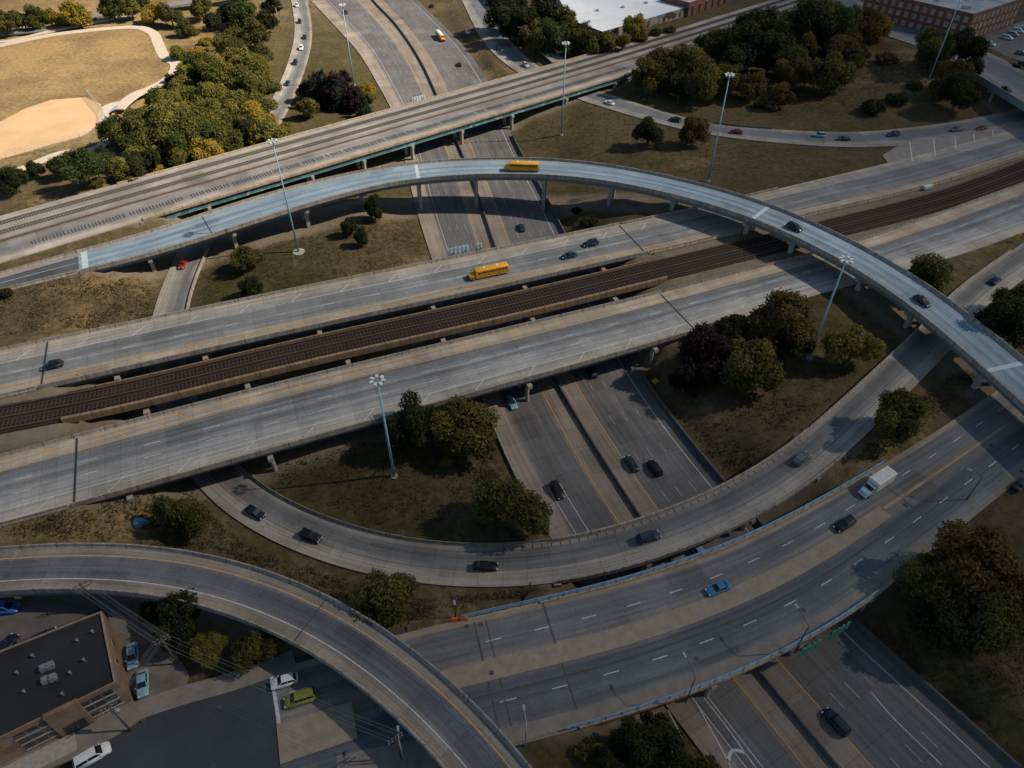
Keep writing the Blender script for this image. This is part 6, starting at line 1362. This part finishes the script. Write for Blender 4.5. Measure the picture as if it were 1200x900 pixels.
GAP = (-135.0, 360.0, 150.0, 185.0)
CLOUD_STOPS = [(0.0, 0.0), (.16, .0), (.28, .26), (.42, .52), (.6, .72), (1.0, .86)]
THIN = (10.0, 170.0, 190.0, 75.0)  # thinner cloud zone, shaped to brighten the middle decks against the darker edges
THIN_STOPS = [(0.0, .40), (.2, .46), (.38, .64), (.55, .78), (1.0, .88)]
# ------------------------------------------------------------------ daylight
SUN_EL, SUN_AZ = R(42.0), R(4.0)          # azimuth measured from +X (picture right) towards +Y (away)
SDIR = Vector((math.cos(SUN_EL) * math.cos(SUN_AZ), math.cos(SUN_EL) * math.sin(SUN_AZ), math.sin(SUN_EL)))
wd = bpy.data.worlds.new('World'); scene.world = wd; wd.use_nodes = True
nt = wd.node_tree; nt.nodes.clear()
sky = nt.nodes.new('ShaderNodeTexSky'); sky.sky_type = 'NISHITA'; sky.sun_disc = False
sky.sun_elevation = SUN_EL; sky.sun_rotation = R(90) - SUN_AZ
sky.air_density = 1.0; sky.dust_density = .4; sky.ozone_density = 3.0
bg = nt.nodes.new('ShaderNodeBackground'); bg.inputs[1].default_value = SKY_STRENGTH
ow = nt.nodes.new('ShaderNodeOutputWorld'); nt.links.new(sky.outputs[0], bg.inputs[0]); nt.links.new(bg.outputs[0], ow.inputs[0])
sd = bpy.data.lights.new('sun', 'SUN'); so = bpy.data.objects.new('sun', sd); COL.objects.link(so)
sd.energy = SUN_STRENGTH; sd.angle = R(0.9); sd.color = (1.0, .86, .68)
so.rotation_euler = SDIR.to_track_quat('Z', 'Y').to_euler(); so.location = (300, 0, 400)
# unseen cloud added to shade most of the place; its gap is shaped to sunlight the park
CZ = 330.0
off = SDIR * (CZ / SDIR.z)
xs = np.arange(-420, 1500, 30.0); ys = np.arange(-700, 1250, 30.0)
vt, vb = [], []
for yv in ys:
    for xv in xs:
        h = mnoise.fractal((xv * .006, yv * .006, 2.0), 1.0, 2.0, 5); e = min(1.0, min(xv + 420, 1470 - xv, yv + 700, 1220 - yv) / 150.0); e = max(e, 0.0)
        vb.append((xv, yv, CZ - 6 * e + 5 * h * e)); vt.append((xv, yv, CZ + 1.0 + e * (40 + 45 * h)))
nx, ny = len(xs), len(ys); n0 = nx * ny; fcs = []
for j in range(ny - 1):
    for i in range(nx - 1):
        a = j * nx + i; q = (a, a + 1, a + nx + 1, a + nx); fcs.append(tuple(n0 + k for k in q)); fcs.append(q[::-1])
rim = [i for i in range(nx)] + [j * nx + nx - 1 for j in range(1, ny)] + [(ny - 1) * nx + i for i in range(nx - 2, -1, -1)] + [j * nx for j in range(ny - 2, 0, -1)]
for k in range(len(rim)): a, b2 = rim[k], rim[(k + 1) % len(rim)]; fcs.append((a, b2, n0 + b2, n0 + a))
cm = bpy.data.meshes.new('cloud'); cm.from_pydata(vb + vt, [], fcs); cm.polygons.foreach_set('use_smooth', np.ones(len(fcs), bool)); cm.update()
co = bpy.data.objects.new('cloud', cm); COL.objects.link(co); tag(co, 'unseen bluish cloud sheet shaped to shade the interchange around a sunlit gap', kind='structure')
m = bpy.data.materials.new('shading_cloud'); m.use_nodes = True; nt = m.node_tree; nt.nodes.clear()
out = nt.nodes.new('ShaderNodeOutputMaterial'); tc_ = nt.nodes.new('ShaderNodeTexCoord')
def dist_to(cx, cy, sx, sy):
    mp = nd(nt, 'ShaderNodeMapping'); mp.vector_type = 'POINT'
    mp.inputs['Location'].default_value = (-cx / sx, -cy / sy, 0); mp.inputs['Scale'].default_value = (1 / sx, 1 / sy, 0)
    lk(nt, tc_.outputs['Object'], mp.inputs[0]); ln = nd(nt, 'ShaderNodeVectorMath', operation='LENGTH'); lk(nt, mp.outputs[0], ln.inputs[0]); return ln.outputs['Value']
d1 = dist_to(off.x + GAP[0], off.y + GAP[1], GAP[2], GAP[3])
n1 = noise(nt, .011, 5, .6, tc_.outputs['Object'])
dd = math_(nt, 'ADD', d1, math_(nt, 'MULTIPLY', math_(nt, 'SUBTRACT', n1, .5), .7))
dens = ramp(nt, math_(nt, 'DIVIDE', dd, 4.0), CLOUD_STOPS)
d2 = dist_to(off.x + THIN[0], off.y + THIN[1], THIN[2], THIN[3]); d2 = math_(nt, 'ADD', d2, math_(nt, 'MULTIPLY', math_(nt, 'SUBTRACT', n1, .5), .6))
dens = math_(nt, 'MINIMUM', dens, ramp(nt, math_(nt, 'DIVIDE', d2, 3.0), THIN_STOPS))
tr = nd(nt, 'ShaderNodeBsdfTransparent'); di = nd(nt, 'ShaderNodeBsdfDiffuse'); di.inputs[0].default_value = (.35, .42, .52, 1); tl = nd(nt, 'ShaderNodeBsdfTranslucent'); tl.inputs[0].default_value = (.16, .23, .32, 1)  # bluish cloud colours picked to darken and cool the shade below
m1 = nd(nt, 'ShaderNodeMixShader'); m1.inputs[0].default_value = .5; lk(nt, di.outputs[0], m1.inputs[1]); lk(nt, tl.outputs[0], m1.inputs[2])
m2 = nd(nt, 'ShaderNodeMixShader'); lk(nt, dens, m2.inputs[0]); lk(nt, tr.outputs[0], m2.inputs[1]); lk(nt, m1.outputs[0], m2.inputs[2]); lk(nt, m2.outputs[0], out.inputs[0])
cm.materials.append(m)

scene.render.engine = 'CYCLES'
scene.cycles.max_bounces = 6; scene.cycles.diffuse_bounces = 3; scene.cycles.transparent_max_bounces = 12
scene.cycles.use_denoising = True; scene.cycles.use_adaptive_sampling = True
vs = scene.view_settings; vs.view_transform = 'Standard'; vs.look = 'None'; vs.gamma = 1.0; vs.use_curve_mapping = False; vs.exposure = EXPOSURE
scene.render.film_transparent = False
